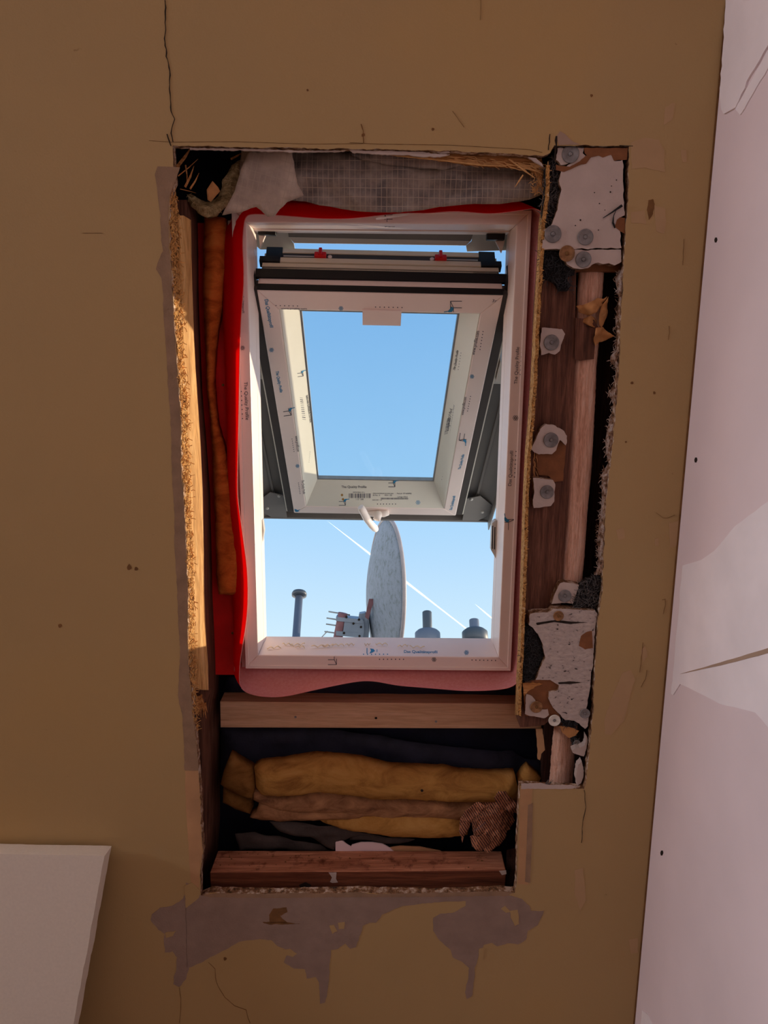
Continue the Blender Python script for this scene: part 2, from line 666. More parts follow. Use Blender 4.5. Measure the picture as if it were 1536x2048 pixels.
d2.inputs['Base Color'].default_value = (.36, .012, .026, 1)
d2.inputs['Roughness'].default_value = .35
tr2 = t.nodes.new('ShaderNodeBsdfTranslucent')
tr2.inputs[0].default_value = (.98, .012, .008, 1)
mx2 = t.nodes.new('ShaderNodeMixShader')
mx2.inputs[0].default_value = .78
t.links.new(d2.outputs[0], mx2.inputs[1])
t.links.new(tr2.outputs[0], mx2.inputs[2])
t.links.new(mx2.outputs[0], t.nodes['Material Output'].inputs[0])
M['membrane_out'] = m2
M['redfilm'] = plain('red_underlay_film', (232, 24, 20), .6, .1, 20, bs=.2)
# reinforced foil with a grid of pale threads
def foil(name, c1, c2, rot):
    m, t, b = nodes(name)
    vec = coords(t)
    mp = t.nodes.new('ShaderNodeMapping')
    mp.inputs['Rotation'].default_value = (0, 0, rot)
    t.links.new(vec, mp.inputs[0])
    ds = t.nodes.new('ShaderNodeMix')
    base = ramp(t, noise_n(t, vec, 18, 6, .65), [(.35, srgb(c1)), (.68, srgb(c2))])
    br = t.nodes.new('ShaderNodeTexBrick')
    br.offset = 0
    br.inputs['Scale'].default_value = 1
    br.inputs['Mortar Size'].default_value = .0006
    br.inputs['Mortar Smooth'].default_value = .2
    br.inputs['Brick Width'].default_value = .0105
    br.inputs['Row Height'].default_value = .0165
    t.links.new(mp.outputs[0], br.inputs['Vector'])
    c = mix(t, br.outputs['Fac'], base, srgb((168, 152, 134)))
    t.links.new(c, b.inputs['Base Color'])
    b.inputs['Roughness'].default_value = .5
    bump(t, b, noise_n(t, vec, 60, 4), .35, .003)
    t.nodes.remove(ds)
    return m
M['foil'] = foil('grey_grid_foil', (96, 86, 82), (164, 148, 134), 0.0)
M['foil_flap'] = foil('pale_grid_foil', (150, 134, 122), (188, 168, 150), 0.25)
# glass
m, t, b = nodes('window_glass')
t.nodes.remove(b)
tp = t.nodes.new('ShaderNodeBsdfTransparent')
tp.inputs[0].default_value = (.95, .985, 1, 1)
gl = t.nodes.new('ShaderNodeBsdfGlossy')
gl.inputs['Roughness'].default_value = .02
mx = t.nodes.new('ShaderNodeMixShader')
mx.inputs[0].default_value = .05
t.links.new(tp.outputs[0], mx.inputs[1])
t.links.new(gl.outputs[0], mx.inputs[2])
t.links.new(mx.outputs[0], t.nodes['Material Output'].inputs[0])
M['glass'] = m
# contrail: sunlit ice mist, thinner towards its edge
m, t, b = nodes('contrail_mist')
t.nodes.remove(b)
tp = t.nodes.new('ShaderNodeBsdfTransparent')
df = t.nodes.new('ShaderNodeBsdfDiffuse')
df.inputs[0].default_value = (.95, .97, 1, 1)
tl = t.nodes.new('ShaderNodeBsdfTranslucent')
tl.inputs[0].default_value = (.95, .97, 1, 1)
a1 = t.nodes.new('ShaderNodeMixShader')
a1.inputs[0].default_value = .5
t.links.new(df.outputs[0], a1.inputs[1])
t.links.new(tl.outputs[0], a1.inputs[2])
a2 = t.nodes.new('ShaderNodeMixShader')
a2.inputs[0].default_value = .075
t.links.new(tp.outputs[0], a2.inputs[1])
t.links.new(a1.outputs[0], a2.inputs[2])
t.links.new(a2.outputs[0], t.nodes['Material Output'].inputs[0])
M['contrail'] = m
# newspaper: brown sheet with lines of print
m, t, b = nodes('old_newspaper')
tcn = t.nodes.new('ShaderNodeTexCoord')
mp = t.nodes.new('ShaderNodeMapping')
mp.inputs['Rotation'].default_value = (.6, .3, .5)
t.links.new(tcn.outputs['Object'], mp.inputs[0])
wv = t.nodes.new('ShaderNodeTexWave')
wv.inputs['Scale'].default_value = 60
wv.inputs['Distortion'].default_value = 1.5
wv.inputs['Detail Scale'].default_value = 2
t.links.new(mp.outputs[0], wv.inputs[0])
base = ramp(t, noise_n(t, mp.outputs[0], 18, 4), [(.3, srgb((150, 94, 66))), (.7, srgb((190, 128, 92)))])
msk = mix(t, 1, ramp(t, wv.outputs['Fac'], [(.5, (0, 0, 0)), (.66, (1, 1, 1))]), ramp(t, noise_n(t, mp.outputs[0], 160, 2), [(.30, (0, 0, 0)), (.45, (1, 1, 1))]), 'MULTIPLY')
t.links.new(mix(t, msk, base, srgb((60, 38, 32))), b.inputs['Base Color'])
b.inputs['Roughness'].default_value = .9
M['news'] = m

# ================================================================ THE SETTING
UW = 0.617                    # right wall
ULEFT, YBACK, ZTOP = -6.3, -2.2, 3.25
vfloor = -ORG.z / math.sin(SLOPE)
vtop = (ZTOP - ORG.z) / math.sin(SLOPE)

HOLE = [(345, 291), (500, 294), (640, 297), (760, 298), (900, 302), (1000, 306), (1085, 312), (1100, 306), (1108, 292), (1180, 291),
        (1259, 292), (1256, 400), (1249, 500), (1243, 620), (1240, 700), (1234, 800), (1224, 900), (1213, 1000), (1208, 1100), (1205, 1180),
        (1197, 1240), (1189, 1330), (1187, 1420), (1180, 1500), (1172, 1560), (1168, 1579), (1100, 1575), (1040, 1571), (1036, 1650), (1033, 1770), (1030, 1786),
        (1000, 1784), (860, 1789), (700, 1785), (560, 1789), (421, 1786), (402, 1793), (400, 1744), (406, 1706), (402, 1655), (401, 1605), (398, 1554), (394, 1503),
        (392, 1478), (385, 1427), (384, 1401), (382, 1375), (378, 1337), (375, 1286), (376, 1185), (372, 1083), (367, 981), (362, 931),
        (363, 888), (362, 837), (356, 761), (352, 685), (346, 609), (342, 532), (339, 489), (338, 431), (339, 395), (349, 365)]


def wall_with_hole(name, outer, hole, w0, w1, mf, ms):
    m = MB()
    n, k = len(outer), len(hole)
    tri = tessellate_polygon([[Vector((*p, 0)) for p in outer], [Vector((*p, 0)) for p in hole]])
    al = list(outer) + list(hole)
    m.add([L(p[0], p[1], w0) for p in al], [tuple(f) for f in tri], 0)
    m.add([L(p[0], p[1], w1) for p in al], [tuple(f)[::-1] for f in tri], 1)
    m.add([L(p[0], p[1], w0) for p in outer] + [L(p[0], p[1], w1) for p in outer], [(i, (i + 1) % n, n + (i + 1) % n, n + i) for i in range(n)], 1)
    m.add([L(p[0], p[1], w0) for p in hole] + [L(p[0], p[1], w1) for p in hole], [(i, (i + 1) % k, k + (i + 1) % k, k + i) for i in range(k)], 1)
    return m.build(name, [mf, ms])


OUT = [(ULEFT, vfloor), (UW, vfloor), (UW, vtop), (ULEFT, vtop)]
hole = [tuple(p) for p in rough([uv(x, y, 0) for x, y in HOLE], .006, .0022, 3)]
wall = wall_with_hole('wall_sloped', OUT, hole, 0, .022, M['paint'], M['core'])
tag(wall, kind='structure')
hole2 = [tuple(p) for p in rough([uv(x, y, .02) for x, y in HOLE], .005, .005, 9)]
OUT2 = [(ULEFT + .02, vfloor + .1), (UW - .02, vfloor + .1), (UW - .02, vtop - .1), (ULEFT + .02, vtop - .1)]
bk = wall_with_hole('board_backing', OUT2, hole2, .0225, .034, M['core'], M['core'])
tag(bk, kind='structure')
# the roof deck beyond the rafters, open where the window sits
FU0, FU1, FV0, FV1 = -0.321, 0.300, -0.405, 0.614
hole3 = [(FU0 + .012, FV0 + .012), (FU1 - .012, FV0 + .012), (FU1 - .012, FV1 - .012), (FU0 + .012, FV1 - .012)]
rd = wall_with_hole('roof_deck', [(ULEFT, vfloor), (UW + .3, vfloor), (UW + .3, vtop + .4), (ULEFT, vtop + .4)], hole3, .255, .28, M['felt'], M['roofing'])
tag(rd, kind='structure')


def quadwall(name, pts, n, th, m):
    n = Vector(n).normalized() * th
    mb = MB()
    pts = [Vector(p) for p in pts]
    mb.prism(pts, [p + n for p in pts])
    return tag(mb.build(name, m), kind='structure')


pa = L(UW, vfloor, 0)
pb = L(UW, vtop, 0)
quadwall('wall_right', [(UW, YBACK, 0), (UW, pa.y + .5, 0), (UW, pa.y + .5, .1), (UW, pb.y + .5, ZTOP + .1), (UW, YBACK, ZTOP + .1)], (1, 0, 0), .1, M['gypsum'])
quadwall('wall_left', [(ULEFT, YBACK, 0), (ULEFT, pa.y + .5, 0), (ULEFT, pa.y + .5, .1), (ULEFT, pb.y + .5, ZTOP + .1), (ULEFT, YBACK, ZTOP + .1)], (-1, 0, 0), .1, M['paint'])
quadwall('wall_back', [(ULEFT, YBACK, 0), (UW, YBACK, 0), (UW, YBACK, ZTOP), (ULEFT, YBACK, ZTOP)], (0, -1, 0), .1, M['gypsum'])
quadwall('floor', [(ULEFT, YBACK, 0), (UW, YBACK, 0), (UW, pa.y + .4, 0), (ULEFT, pa.y + .4, 0)], (0, 0, -1), .1, M['floor'])
quadwall('ceiling', [(ULEFT, YBACK, ZTOP), (UW, YBACK, ZTOP), (UW, pb.y + .3, ZTOP), (ULEFT, pb.y + .3, ZTOP)], (0, 0, 1), .1, M['paint'])


def patch(px, mat, name, amp=.002, step=.006, seed=1, w=-.0006, parent=wall, th=.0006):
    return slab(name, px, w, w + th, mat, parent, amp, step, seed)


# worn and peeled areas of the sloped wall
patch([(360, 335), (316, 333), (310, 349), (314, 377), (316, 401), (321, 431), (322, 481), (326, 502), (314, 527), (312, 538), (323, 557), (327, 595),
       (325, 608), (333, 710), (336, 773), (342, 862), (344, 956), (349, 1032), (348, 1083), (353, 1159), (356, 1235), (360, 1311), (356, 1375), (358, 1407),
       (364, 1427), (367, 1478), (369, 1541), (372, 1541)] +
      [(397, 1541), (394, 1503), (391, 1478), (384, 1427), (383, 1401), (381, 1375), (377, 1337), (374, 1286), (375, 1185), (371, 1083), (366, 981), (361, 931),
       (362, 888), (361, 837), (355, 761), (351, 685), (345, 609), (341, 532), (338, 489), (337, 431), (338, 395), (347, 368)], M['grey_plaster'], 'bare_plaster', .0014)
patch([(370, 1542), (372, 1617), (376, 1681), (380, 1744), (383, 1775), (399, 1775), (399, 1744), (405, 1706), (401, 1655), (400, 1605), (397, 1542)], M['undercoat'], 'bare_undercoat', .0012)
patch([(1041, 1575), (1039, 1650), (1036, 1768), (1056, 1770), (1060, 1700), (1063, 1600), (1066, 1576)], M['undercoat'], 'bare_undercoat', .0006)
patch([(1056, 1610), (1053, 1700), (1050, 1764), (1060, 1766), (1064, 1680), (1066, 1606)], M['grey_plaster'], 'bare_plaster', .0004, w=-.0009)
BW = [(415, 1794), (480, 1791), (600, 1792), (700, 1790), (860, 1792), (1000, 1788), (1024, 1792), (1044, 1798), (1058, 1812), (1062, 1822), (1088, 1822), (1084, 1832), (1076, 1850),
      (1056, 1862), (1052, 1880), (1035, 1889), (1015, 1886), (994, 1893), (984, 1885), (968, 1890), (958, 1912), (950, 1936), (946, 1976), (944, 1992), (934, 1998),
      (930, 1985), (936, 1960), (938, 1936), (922, 1922), (906, 1915), (900, 1900), (880, 1882), (866, 1862), (866, 1836), (880, 1828), (908, 1826), (930, 1812), (932, 1802),
      (880, 1804), (845, 1807), (806, 1812), (780, 1822), (765, 1830), (752, 1846), (740, 1846), (726, 1852), (718, 1878), (712, 1895), (700, 1898), (690, 1887), (676, 1898),
      (662, 1900), (660, 1930), (656, 1975), (650, 2006), (640, 2008), (638, 1965), (632, 1955), (614, 1957), (610, 1938), (588, 1937), (568, 1925), (572, 1912), (584, 1905),
      (560, 1895), (542, 1880), (520, 1878), (490, 1882), (476, 1884), (450, 1900), (426, 1912), (402, 1925), (378, 1935), (372, 1958), (358, 1974), (346, 1968), (352, 1940), (354, 1915),
      (345, 1903), (330, 1905), (328, 1880), (330, 1868), (316, 1860), (302, 1840), (304, 1830), (320, 1815), (345, 1812), (366, 1798), (372, 1780), (372, 1765), (385, 1770), (400, 1790)]
patch(BW, M['peel'], 'peeled_area', .002, .006, 4)
for a in ([(369, 1772), (384, 1765), (400, 1782), (398, 1796), (372, 1816)], [(330, 1866), (352, 1862), (346, 1872), (332, 1876)], [(659, 1852), (668, 1850), (674, 1862), (664, 1868)],
          [(676, 1846), (690, 1844), (688, 1857), (678, 1858)], [(566, 1900), (580, 1898), (594, 1908), (586, 1914), (572, 1910)], [(1020, 1822), (1036, 1820), (1038, 1848), (1030, 1852), (1022, 1836)],
          [(1002, 1818), (1010, 1812), (1022, 1824), (1012, 1826)], [(958, 1898), (968, 1896), (966, 1920), (957, 1918)]):
    patch(a, M['paint'], 'paint_remnant', .0012, .004, 2, w=-.0014, th=.0008)
for a in ([(525, 1845), (560, 1843), (600, 1848), (540, 1849)], [(538, 1830), (546, 1818), (572, 1815), (575, 1825), (560, 1832), (575, 1846), (540, 1846)]):
    patch(a, M['stain'], 'brown_stain', .0018, .004, 6, w=-.0010, th=.0004)
# filler and flaked spots right of the opening
for a in ([(1262, 285), (1290, 275), (1318, 280), (1328, 300), (1330, 345), (1310, 340), (1290, 335), (1264, 338)], [(1308, 410), (1330, 418), (1333, 445), (1328, 468), (1312, 462)],
          [(1262, 425), (1290, 420), (1292, 448), (1262, 446)], [(1245, 1345), (1262, 1340), (1270, 1360), (1258, 1400), (1248, 1440), (1222, 1470), (1210, 1468), (1208, 1440), (1222, 1400)],
          [(1338, 1045), (1360, 1040), (1358, 1090), (1340, 1095)], [(1310, 1078), (1316, 1076), (1317, 1090), (1311, 1091)], [(1258, 1880), (1276, 1876), (1276, 1905), (1262, 1908)],
          [(1232, 1060), (1246, 1056), (1250, 1075), (1238, 1080)], [(1362, 300), (1372, 300), (1374, 324), (1364, 325)], [(1150, 1740), (1166, 1736), (1172, 1800), (1160, 1822), (1150, 1790)],
          [(1330, 215), (1350, 205), (1345, 240), (1328, 250)], [(1282, 1300), (1290, 1290), (1295, 1312), (1286, 1325)]):
    patch(a, M['filler_faint'], 'filler_spot', .0016, .006, 8)
patch([(1297, 400), (1306, 398), (1310, 408), (1306, 428), (1298, 440), (1295, 420)], M['stain'], 'brown_stain', .001, .003, 8)
for a in ([(1118, 290), (1112, 272), (1120, 262), (1130, 268), (1145, 283), (1160, 289)],):
    patch(a, M['filler'], 'filler_spot', .001, .004, 3)
for cx, cy, r in ((258, 1135, 6), (272, 1138, 4), (120, 1252, 4), (1183, 191, 3), (615, 180, 2), (1309, 786, 3), (1264, 766, 3), (866, 258, 3), (1252, 884, 2), (726, 270, 4), (450, 1918, 3)):
    patch([(cx + r * math.cos(t) * random.uniform(.7, 1.3), cy + r * math.sin(t) * random.uniform(.7, 1.3)) for t in [k * PI / 4 for k in range(8)]], M['stain'], 'chip', .0004, .003, cx)


def crack(pts, wpx, name='crack', seed=0, mat=None, parent=wall, pj=None):
    pj = pj or (lambda x, y: P(x, y, -.0009))
    random.seed(seed + 11)
    m = MB()
    q = []
    for i in range(len(pts) - 1):
        (x0, y0), (x1, y1) = pts[i], pts[i + 1]
        n = max(1, int(math.hypot(x1 - x0, y1 - y0) / 7))
        for k in range(n):
            q.append((x0 + (x1 - x0) * k / n + random.uniform(-1.3, 1.3) * min(1, wpx), y0 + (y1 - y0) * k / n))
    q.append(pts[-1])
    ps = [pj(*a) for a in q]
    vs = []
    for i, p in enumerate(ps):
        d = (ps[min(i + 1, len(ps) - 1)] - ps[max(i - 1, 0)]).normalized()
        s = d.cross(W).normalized() * wpx * .00052 * random.uniform(.5, 1.3)
        vs += [p - s, p + s, p - s + W * .0008, p + s + W * .0008]
    fs = []
    for i in range(len(ps) - 1):
        a = i * 4
        fs += [(a, a + 1, a + 5, a + 4), (a, a + 4, a + 6, a + 2), (a + 1, a + 3, a + 7, a + 5)]
    m.add(vs, fs)
    return m.build(name, mat or M['crack'], parent)


crack([(330, 0), (331, 60), (329, 70), (334, 120), (341, 150), (339, 170), (342, 200), (341, 222), (349, 238), (343, 256), (342, 266)], 1.7)
crack([(334, 268), (338, 284), (342, 292)], 2.2)
crack([(342, 266), (346, 284)], 1.6)
crack([(298, 281), (345, 284), (470, 283), (620, 288), (726, 287)], .35, seed=2, mat=M['stain'])
crack([(700, 285), (760, 288), (900, 290), (1060, 299), (1085, 305)], .5, seed=3, mat=M['stain'])
crack([(164, 466), (205, 466)], .4, seed=4, mat=M['stain'])
crack([(962, 0), (961, 40)], .4, seed=5, mat=M['stain'])
crack([(905, 222), (928, 254)], .4, seed=6, mat=M['stain'])
crack([(1169, 1580), (1172, 1615), (1165, 1650), (1163, 1686)], .9, seed=7)
crack([(416, 1925), (430, 1938), (432, 1965), (450, 1995), (470, 2012), (492, 2020), (500, 2046)], .8, seed=8, mat=M['stain'])
crack([(358, 1975), (362, 2005), (359, 2046)], .7, seed=9, mat=M['stain'])
crack([(1312, 1025), (1326, 1036), (1336, 1036), (1350, 1030)], .4, seed=10, mat=M['stain'])
crack([(1324, 1200), (1330, 1198), (1331, 1210), (1327, 1228)], .4, seed=12, mat=M['stain'])
crack([(1338, 652), (1339, 665), (1337, 680)], .4, seed=13, mat=M['stain'])
crack([(1294, 1340), (1291, 1358), (1282, 1375)], .4, seed=14, mat=M['stain'])
crack([(1286, 1285), (1285, 1300), (1280, 1345)], .4, seed=15, mat=M['stain'])
crack([(1368, 478), (1366, 530)], .4, seed=16, mat=M['stain'])
crack([(1101, 268), (1097, 300)], 2.0, seed=17)
crack([(1113, 272), (1112, 290), (1109, 320)], 3.6, seed=18)
crack([(1108, 292), (1168, 295)], 1.6, seed=19)
crack([(1240, 291), (1266, 292)], 1.4, seed=20)
crack([(371, 1790), (374, 1935)], .5, seed=21)
crack([(722, 248), (726, 262), (727, 286)], 1.4, seed=22, mat=M['stain'])
# the dark line where the slope meets the right wall, and its filler
WN = Vector((1, 0, 0))


def RWp(x, y):
    return hit(x, y, Vector((UW - .0008, 0, 0)), WN)


wr = bpy.data.objects['wall_right']


def rpatch(px, mat, name, seed=0, d=.0008, amp=3.0):
    random.seed(seed)
    q = []
    for i in range(len(px)):
        (x0, y0), (x1, y1) = px[i], px[(i + 1) % len(px)]
        n = max(1, int(math.hypot(x1 - x0, y1 - y0) / 14))
        for k in range(n):
            q.append((x0 + (x1 - x0) * k / n + random.uniform(-1, 1) * amp * .4 * (k > 0), y0 + (y1 - y0) * k / n + random.uniform(-1, 1) * amp * .4 * (k > 0)))
    pl = Vector((UW - d, 0, 0))
    a = [hit(x, y, pl, WN) for x, y in q]
    m = MB()
    m.prism(a, [p + WN * d * .9 for p in a])
    return m.build(name, mat, wr)


rpatch([(1451, 0), (1446, 90), (1439, 190), (1442, 218), (1447, 228), (1470, 215), (1500, 150), (1536, 90), (1560, 0)], M['joint'], 'filler_patch', 1, .004)
rpatch([(1470, 218), (1480, 230), (1536, 135), (1560, 60), (1560, 40), (1530, 110)], M['joint'], 'filler_patch', 2, .002)
rpatch([(1365, 1131), (1402, 1120), (1428, 1102), (1470, 1052), (1536, 1003), (1600, 965), (1700, 1010), (1800, 1120), (1830, 1300), (1760, 1440), (1660, 1510), (1590, 1500), (1536, 1455), (1510, 1425), (1440, 1408), (1410, 1392), (1360, 1368), (1346, 1390), (1342, 1388)], M['joint'], 'filler_patch', 3, .002, 2)
rpatch([(1360, 1348), (1440, 1325), (1536, 1296), (1560, 1300), (1440, 1331)], M['filler'], 'filler_ridge', 4, .003, 1)
rpatch([(1284, 2020), (1296, 2030), (1304, 2048), (1310, 2080), (1280, 2080)], M['joint'], 'filler_patch', 5, .002, 2)
for x, y in ((1431, 480), (1391, 920), (1323, 1706)):
    rpatch([(x - 2.5, y), (x - 1, y - 5), (x + 2, y - 5), (x + 3, y), (x + 1, y + 5), (x - 1.5, y + 5)], M['crack'], 'screw_hole', 6, .001, 0)
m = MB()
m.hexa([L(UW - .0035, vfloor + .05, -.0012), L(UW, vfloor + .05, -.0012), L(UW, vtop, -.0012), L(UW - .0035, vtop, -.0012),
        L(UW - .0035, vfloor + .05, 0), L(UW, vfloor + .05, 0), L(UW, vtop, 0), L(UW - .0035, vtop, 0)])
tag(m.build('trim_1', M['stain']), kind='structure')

# ================================================================ LEFT JAMB
NJ = 150


def jamb(name, front, wf, back, wb, mat, label, cat, shift=.05, n=NJ, amp=0.0, parent=None):
    a = line(front, wf, n)
    b = line(back, wb, n)
    if amp:
        a = [p + U * nz((0, p.dot(V)), 70, 1) * amp + W * nz((1, p.dot(V)), 60, 2) * amp * .5 for p in a]
    m = MB()
    k = 4
    vs = []
    for i in range(n):
        mid = []
        for j in range(k + 1):
            q = a[i].lerp(b[i], j / k)
            if 0 < j < k and amp:
                q = q + U * nz((j * 3, q.dot(V)), 90, 3) * amp * .8
            mid.append(q)
        vs += mid + [b[i] - U * shift, a[i] - U * shift]
    r = k + 3
    fs = [(i * r + j, i * r + (j + 1) % r, (i + 1) * r + (j + 1) % r, (i + 1) * r + j) for i in range(n - 1) for j in range(r)]
    fs += [tuple(range(r))[::-1], tuple(range((n - 1) * r, n * r))]
    m.add(vs, fs)
    o = m.build(name, mat, parent)
    if parent is None:
        tag(o, label, cat)
    return o


Bl = [(338, 385), (338, 431), (339, 489), (342, 532), (346, 609), (352, 685), (356, 761), (362, 837), (363, 888), (362, 931), (367, 981), (372, 1083), (376, 1185), (375, 1286),
      (378, 1337), (382, 1375), (384, 1401), (385, 1427), (391, 1460)]
Cl = [(352, 385), (357, 431), (359, 507), (361, 558), (366, 634), (369, 735), (374, 811), (376, 888), (379, 931), (382, 1032), (386, 1134), (389, 1261), (390, 1337), (391, 1375), (392, 1410), (395, 1460)]
D1 = [(362, 400), (367, 431), (372, 507), (375, 558), (377, 634), (381, 710), (385, 811), (389, 888), (391, 931), (394, 1032), (398, 1134), (401, 1261), (404, 1337), (404, 1380)]
D2 = [(374, 400), (382, 440), (383, 507), (385, 583), (388, 659), (391, 735), (396, 811), (401, 888), (405, 981), (407, 1083), (409, 1185), (413, 1286), (416, 1330), (417, 1380)]
El = [(398, 400), (401, 431), (403, 507), (403, 634), (406, 735), (412, 811), (419, 888), (427, 981), (430, 1083), (432, 1185), (437, 1286), (439, 1400), (440, 1500), (440, 1640), (436, 1700), (420, 1770), (404, 1790)]
ww = jamb('wood_wool_board', Bl, .002, Cl, .034, M['woodwool'], 'rough golden edge of wood wool board along left side of the opening', 'insulation board', .012, 260, .006)
# curly fibres standing out of the torn board edge
random.seed(5)
m = MB()
fa, fb = line(Bl, .002, 300), line(Cl, .034, 300)
for i in range(760):
    k = random.randrange(300)
    p = fa[k].lerp(fb[k], random.random()) + U * .002
    d = (V * random.uniform(-1, 1) + U * random.uniform(-.25, .5) + W * random.uniform(-.4, .3)).normalized()
    pts = [p]
    for s in range(4):
        d = (d + Vector((random.uniform(-.6, .6), random.uniform(-.5, .5), random.uniform(-.5, .5)))).normalized()
        pts.append(pts[-1] + d * .0027)
    m.tube(pts, .0008, 3, 0, False)
tag(m.build('wood_fibres', M['fibre_gold'], ww), kind='stuff')
pk = empty('lining_planks', P(385, 1375, .06))
tag(pk, 'pale sunlit plank edges lining the left side of the opening', 'planks')
jamb('front_plank', Cl[1:-2], .0345, D1[1:], .050, M['plank'], None, None, .03, parent=pk)
jamb('rear_plank', D1[1:], .0515, D2[1:], .070, M['plank'], None, None, .03, parent=pk)
rf = jamb('rafter', D2 + [(408, 1400), (404, 1420), (404, 1560), (404, 1700), (402, 1785)], .0715, El, .250, M['rafter'], 'reddish brown old rafter left of the window opening', 'rafter', .03)
# broken plank end at the bottom of the lit planks
m = MB()
random.seed(8)
for i in range(16):
    p = P(394 + i * 1.1, 1388 + random.uniform(0, 20), .05 + .002 * i)
    m.tube([p, p - V * random.uniform(.02, .05) + U * random.uniform(-.004, .006)], [.003, .0006], 4, 0, False)
tag(m.build('splintered_plank_end', M['splinter'], pk))

# ================================================================ WINDOW
win = empty('window_1', L(-.01, FV0, .13))
tag(win, 'open white plastic roof window set in the broken opening', kind='structure')
WF = .13


def ring(name, r0, r1, w0, w1, mat, parent, fr=L, bevel=.003, r0b=None, r1b=None):
    """four mitred bars between outer rectangle r0 and inner rectangle r1 (u0, u1, v0, v1)"""
    r0b, r1b = r0b or r0, r1b or r1
    m = MB()

    def cr(r):
        return [(r[0], r[2]), (r[1], r[2]), (r[1], r[3]), (r[0], r[3])]
    a, b_, a2, b2 = cr(r0), cr(r1), cr(r0b), cr(r1b)
    for i in range(4):
        j = (i + 1) % 4
        m.hexa([fr(*a[i], w0), fr(*a[j], w0), fr(*b_[j], w0), fr(*b_[i], w0), fr(*a2[i], w1), fr(*a2[j], w1), fr(*b2[j], w1), fr(*b2[i], w1)])
    me = m
    # keep the four bars apart so the bevel draws the mitre joints
    mats = [mat]
    o = build_nomerge(me, name, mats, parent)
    if bevel:
        b = o.modifiers.new('bevel', 'BEVEL')
        b.width = bevel
        b.segments = 2
        b.limit_method = 'ANGLE'
        b.angle_limit = R_(40)
    return o


def build_nomerge(mb, name, mats, parent):
    c = mb.v[0].copy()
    me = bpy.data.meshes.new(name)
    me.from_pydata([p - c for p in mb.v], [], mb.f)
    for x in mats:
        me.materials.append(x)
    me.update()
    import bmesh
    bm = bmesh.new()
    bm.from_mesh(me)
    bmesh.ops.recalc_face_normals(bm, faces=bm.faces)
    bm.to_mesh(me)
    bm.free()
    o = bpy.data.objects.new(name, me)
    COL.objects.link(o)
    o.parent = parent
    o.location = c - (wloc(parent) if parent else Vector((0, 0, 0)))
    return o


FR0 = (FU0, FU1, FV0, FV1)
FR1 = (FU0 + .029, FU1 - .029, FV0 + .032, FV1 - .027)
frame = ring('frame', FR0, FR1, WF, .212, M['pvc'], win, bevel=.0022, r1b=(FR1[0] + .001, FR1[1] - .001, FR1[2] + .001, FR1[3] - .001))
# raised lip near the outer edge and the ribbed outer flanks
ring('frame_lip', (FU0 - .001, FU1 + .001, FV0 - .001, FV1 + .001), (FU0 + .007, FU1 - .007, FV0 + .007, FV1 - .007), WF - .003, WF + .01, M['pvc'], frame, bevel=.001)
m = MB()
for u0, w0, w1 in ((-.352, .165, .20), (-.345, .20, .21), (-.358, .212, .25), (-.335, .15, .165)):
    m.box((u0, FV0 - .01, w0), (FU0 + .001, FV1 - .02, w1))
m.build('outer_flank', M['pvc_side'], win, .0015)
m = MB()
m.box((FU0, FV0, .2121), (FU1, FV0 + .03, .254))
m.box((FU0, FV1 - .03, .2121), (FU1, FV1, .254))
m.box((FU0, FV0 + .03, .2121), (FU0 + .03, FV1 - .03, .254))
m.box((FU1 - .03, FV0 + .03, .2121), (FU1, FV1 - .03, .254))
m.build('outer_frame', M['pvc'], win)

# ---- the sash, swung out about a pivot near its top
mt = (PZ(514, 584, 1.70) + PZ(1007.5, 588, 1.70)) / 2
zb = 1.70 * 493.5 / 324
mb_ = (PZ(588, 1027.5, zb) + PZ(912, 1030, zb)) / 2
SA = (mb_ - mt).normalized()
SU = (U - SA * U.dot(SA)).normalized()
SN = SA.cross(SU)
if SN.dot(W) < 0:
    SN = -SN
SL = (mb_ - mt).length


def S(u, a, h=0.0):
    return mt + u * SU + a * SA + h * SN


def SP(x, y, h=0.0):           # seen at x, y on the sash plane at height h
    return hit(x, y, mt + h * SN, SN)


S0 = (-.272, .272, 0, SL)
S1 = (-.229, .229, .058, SL - .046)
S2 = (-.188, .188, .106, .872)
sash = ring('sash', S0, S1, 0, .06, M['pvc'], win, S, .0025)
ring('glazing_bead', S1, (-.227, .227, .060, SL - .048), .002, .046, M['bead'], sash, S, .0006, r0b=(-.2285, .2285, .0585, SL - .0465), r1b=S2)
ring('pane_spacer', (-.1885, .1885, .1055, .8725), (-.184, .184, .110, .867), .046, .058, M['steel'], sash, S, 0)
m = MB()
m.box((-.2, .095, .050), (.2, .885, .054), S)
tag(m.build('glass_pane', M['glass'], win))
# outer body of the sash up to the top end rails
m = MB()
m.box((-.268, .006, .062), (-.21, SL - .01, .10), S)
m.box((.21, .006, .062), (.268, SL - .01, .10), S)
m.box((-.21, SL - .07, .062), (.21, SL - .01, .10), S)
m.box((-.268, .006, .062), (.268, .05, .078), S)
m.build('sash_outer_profile', M['clad'], sash)
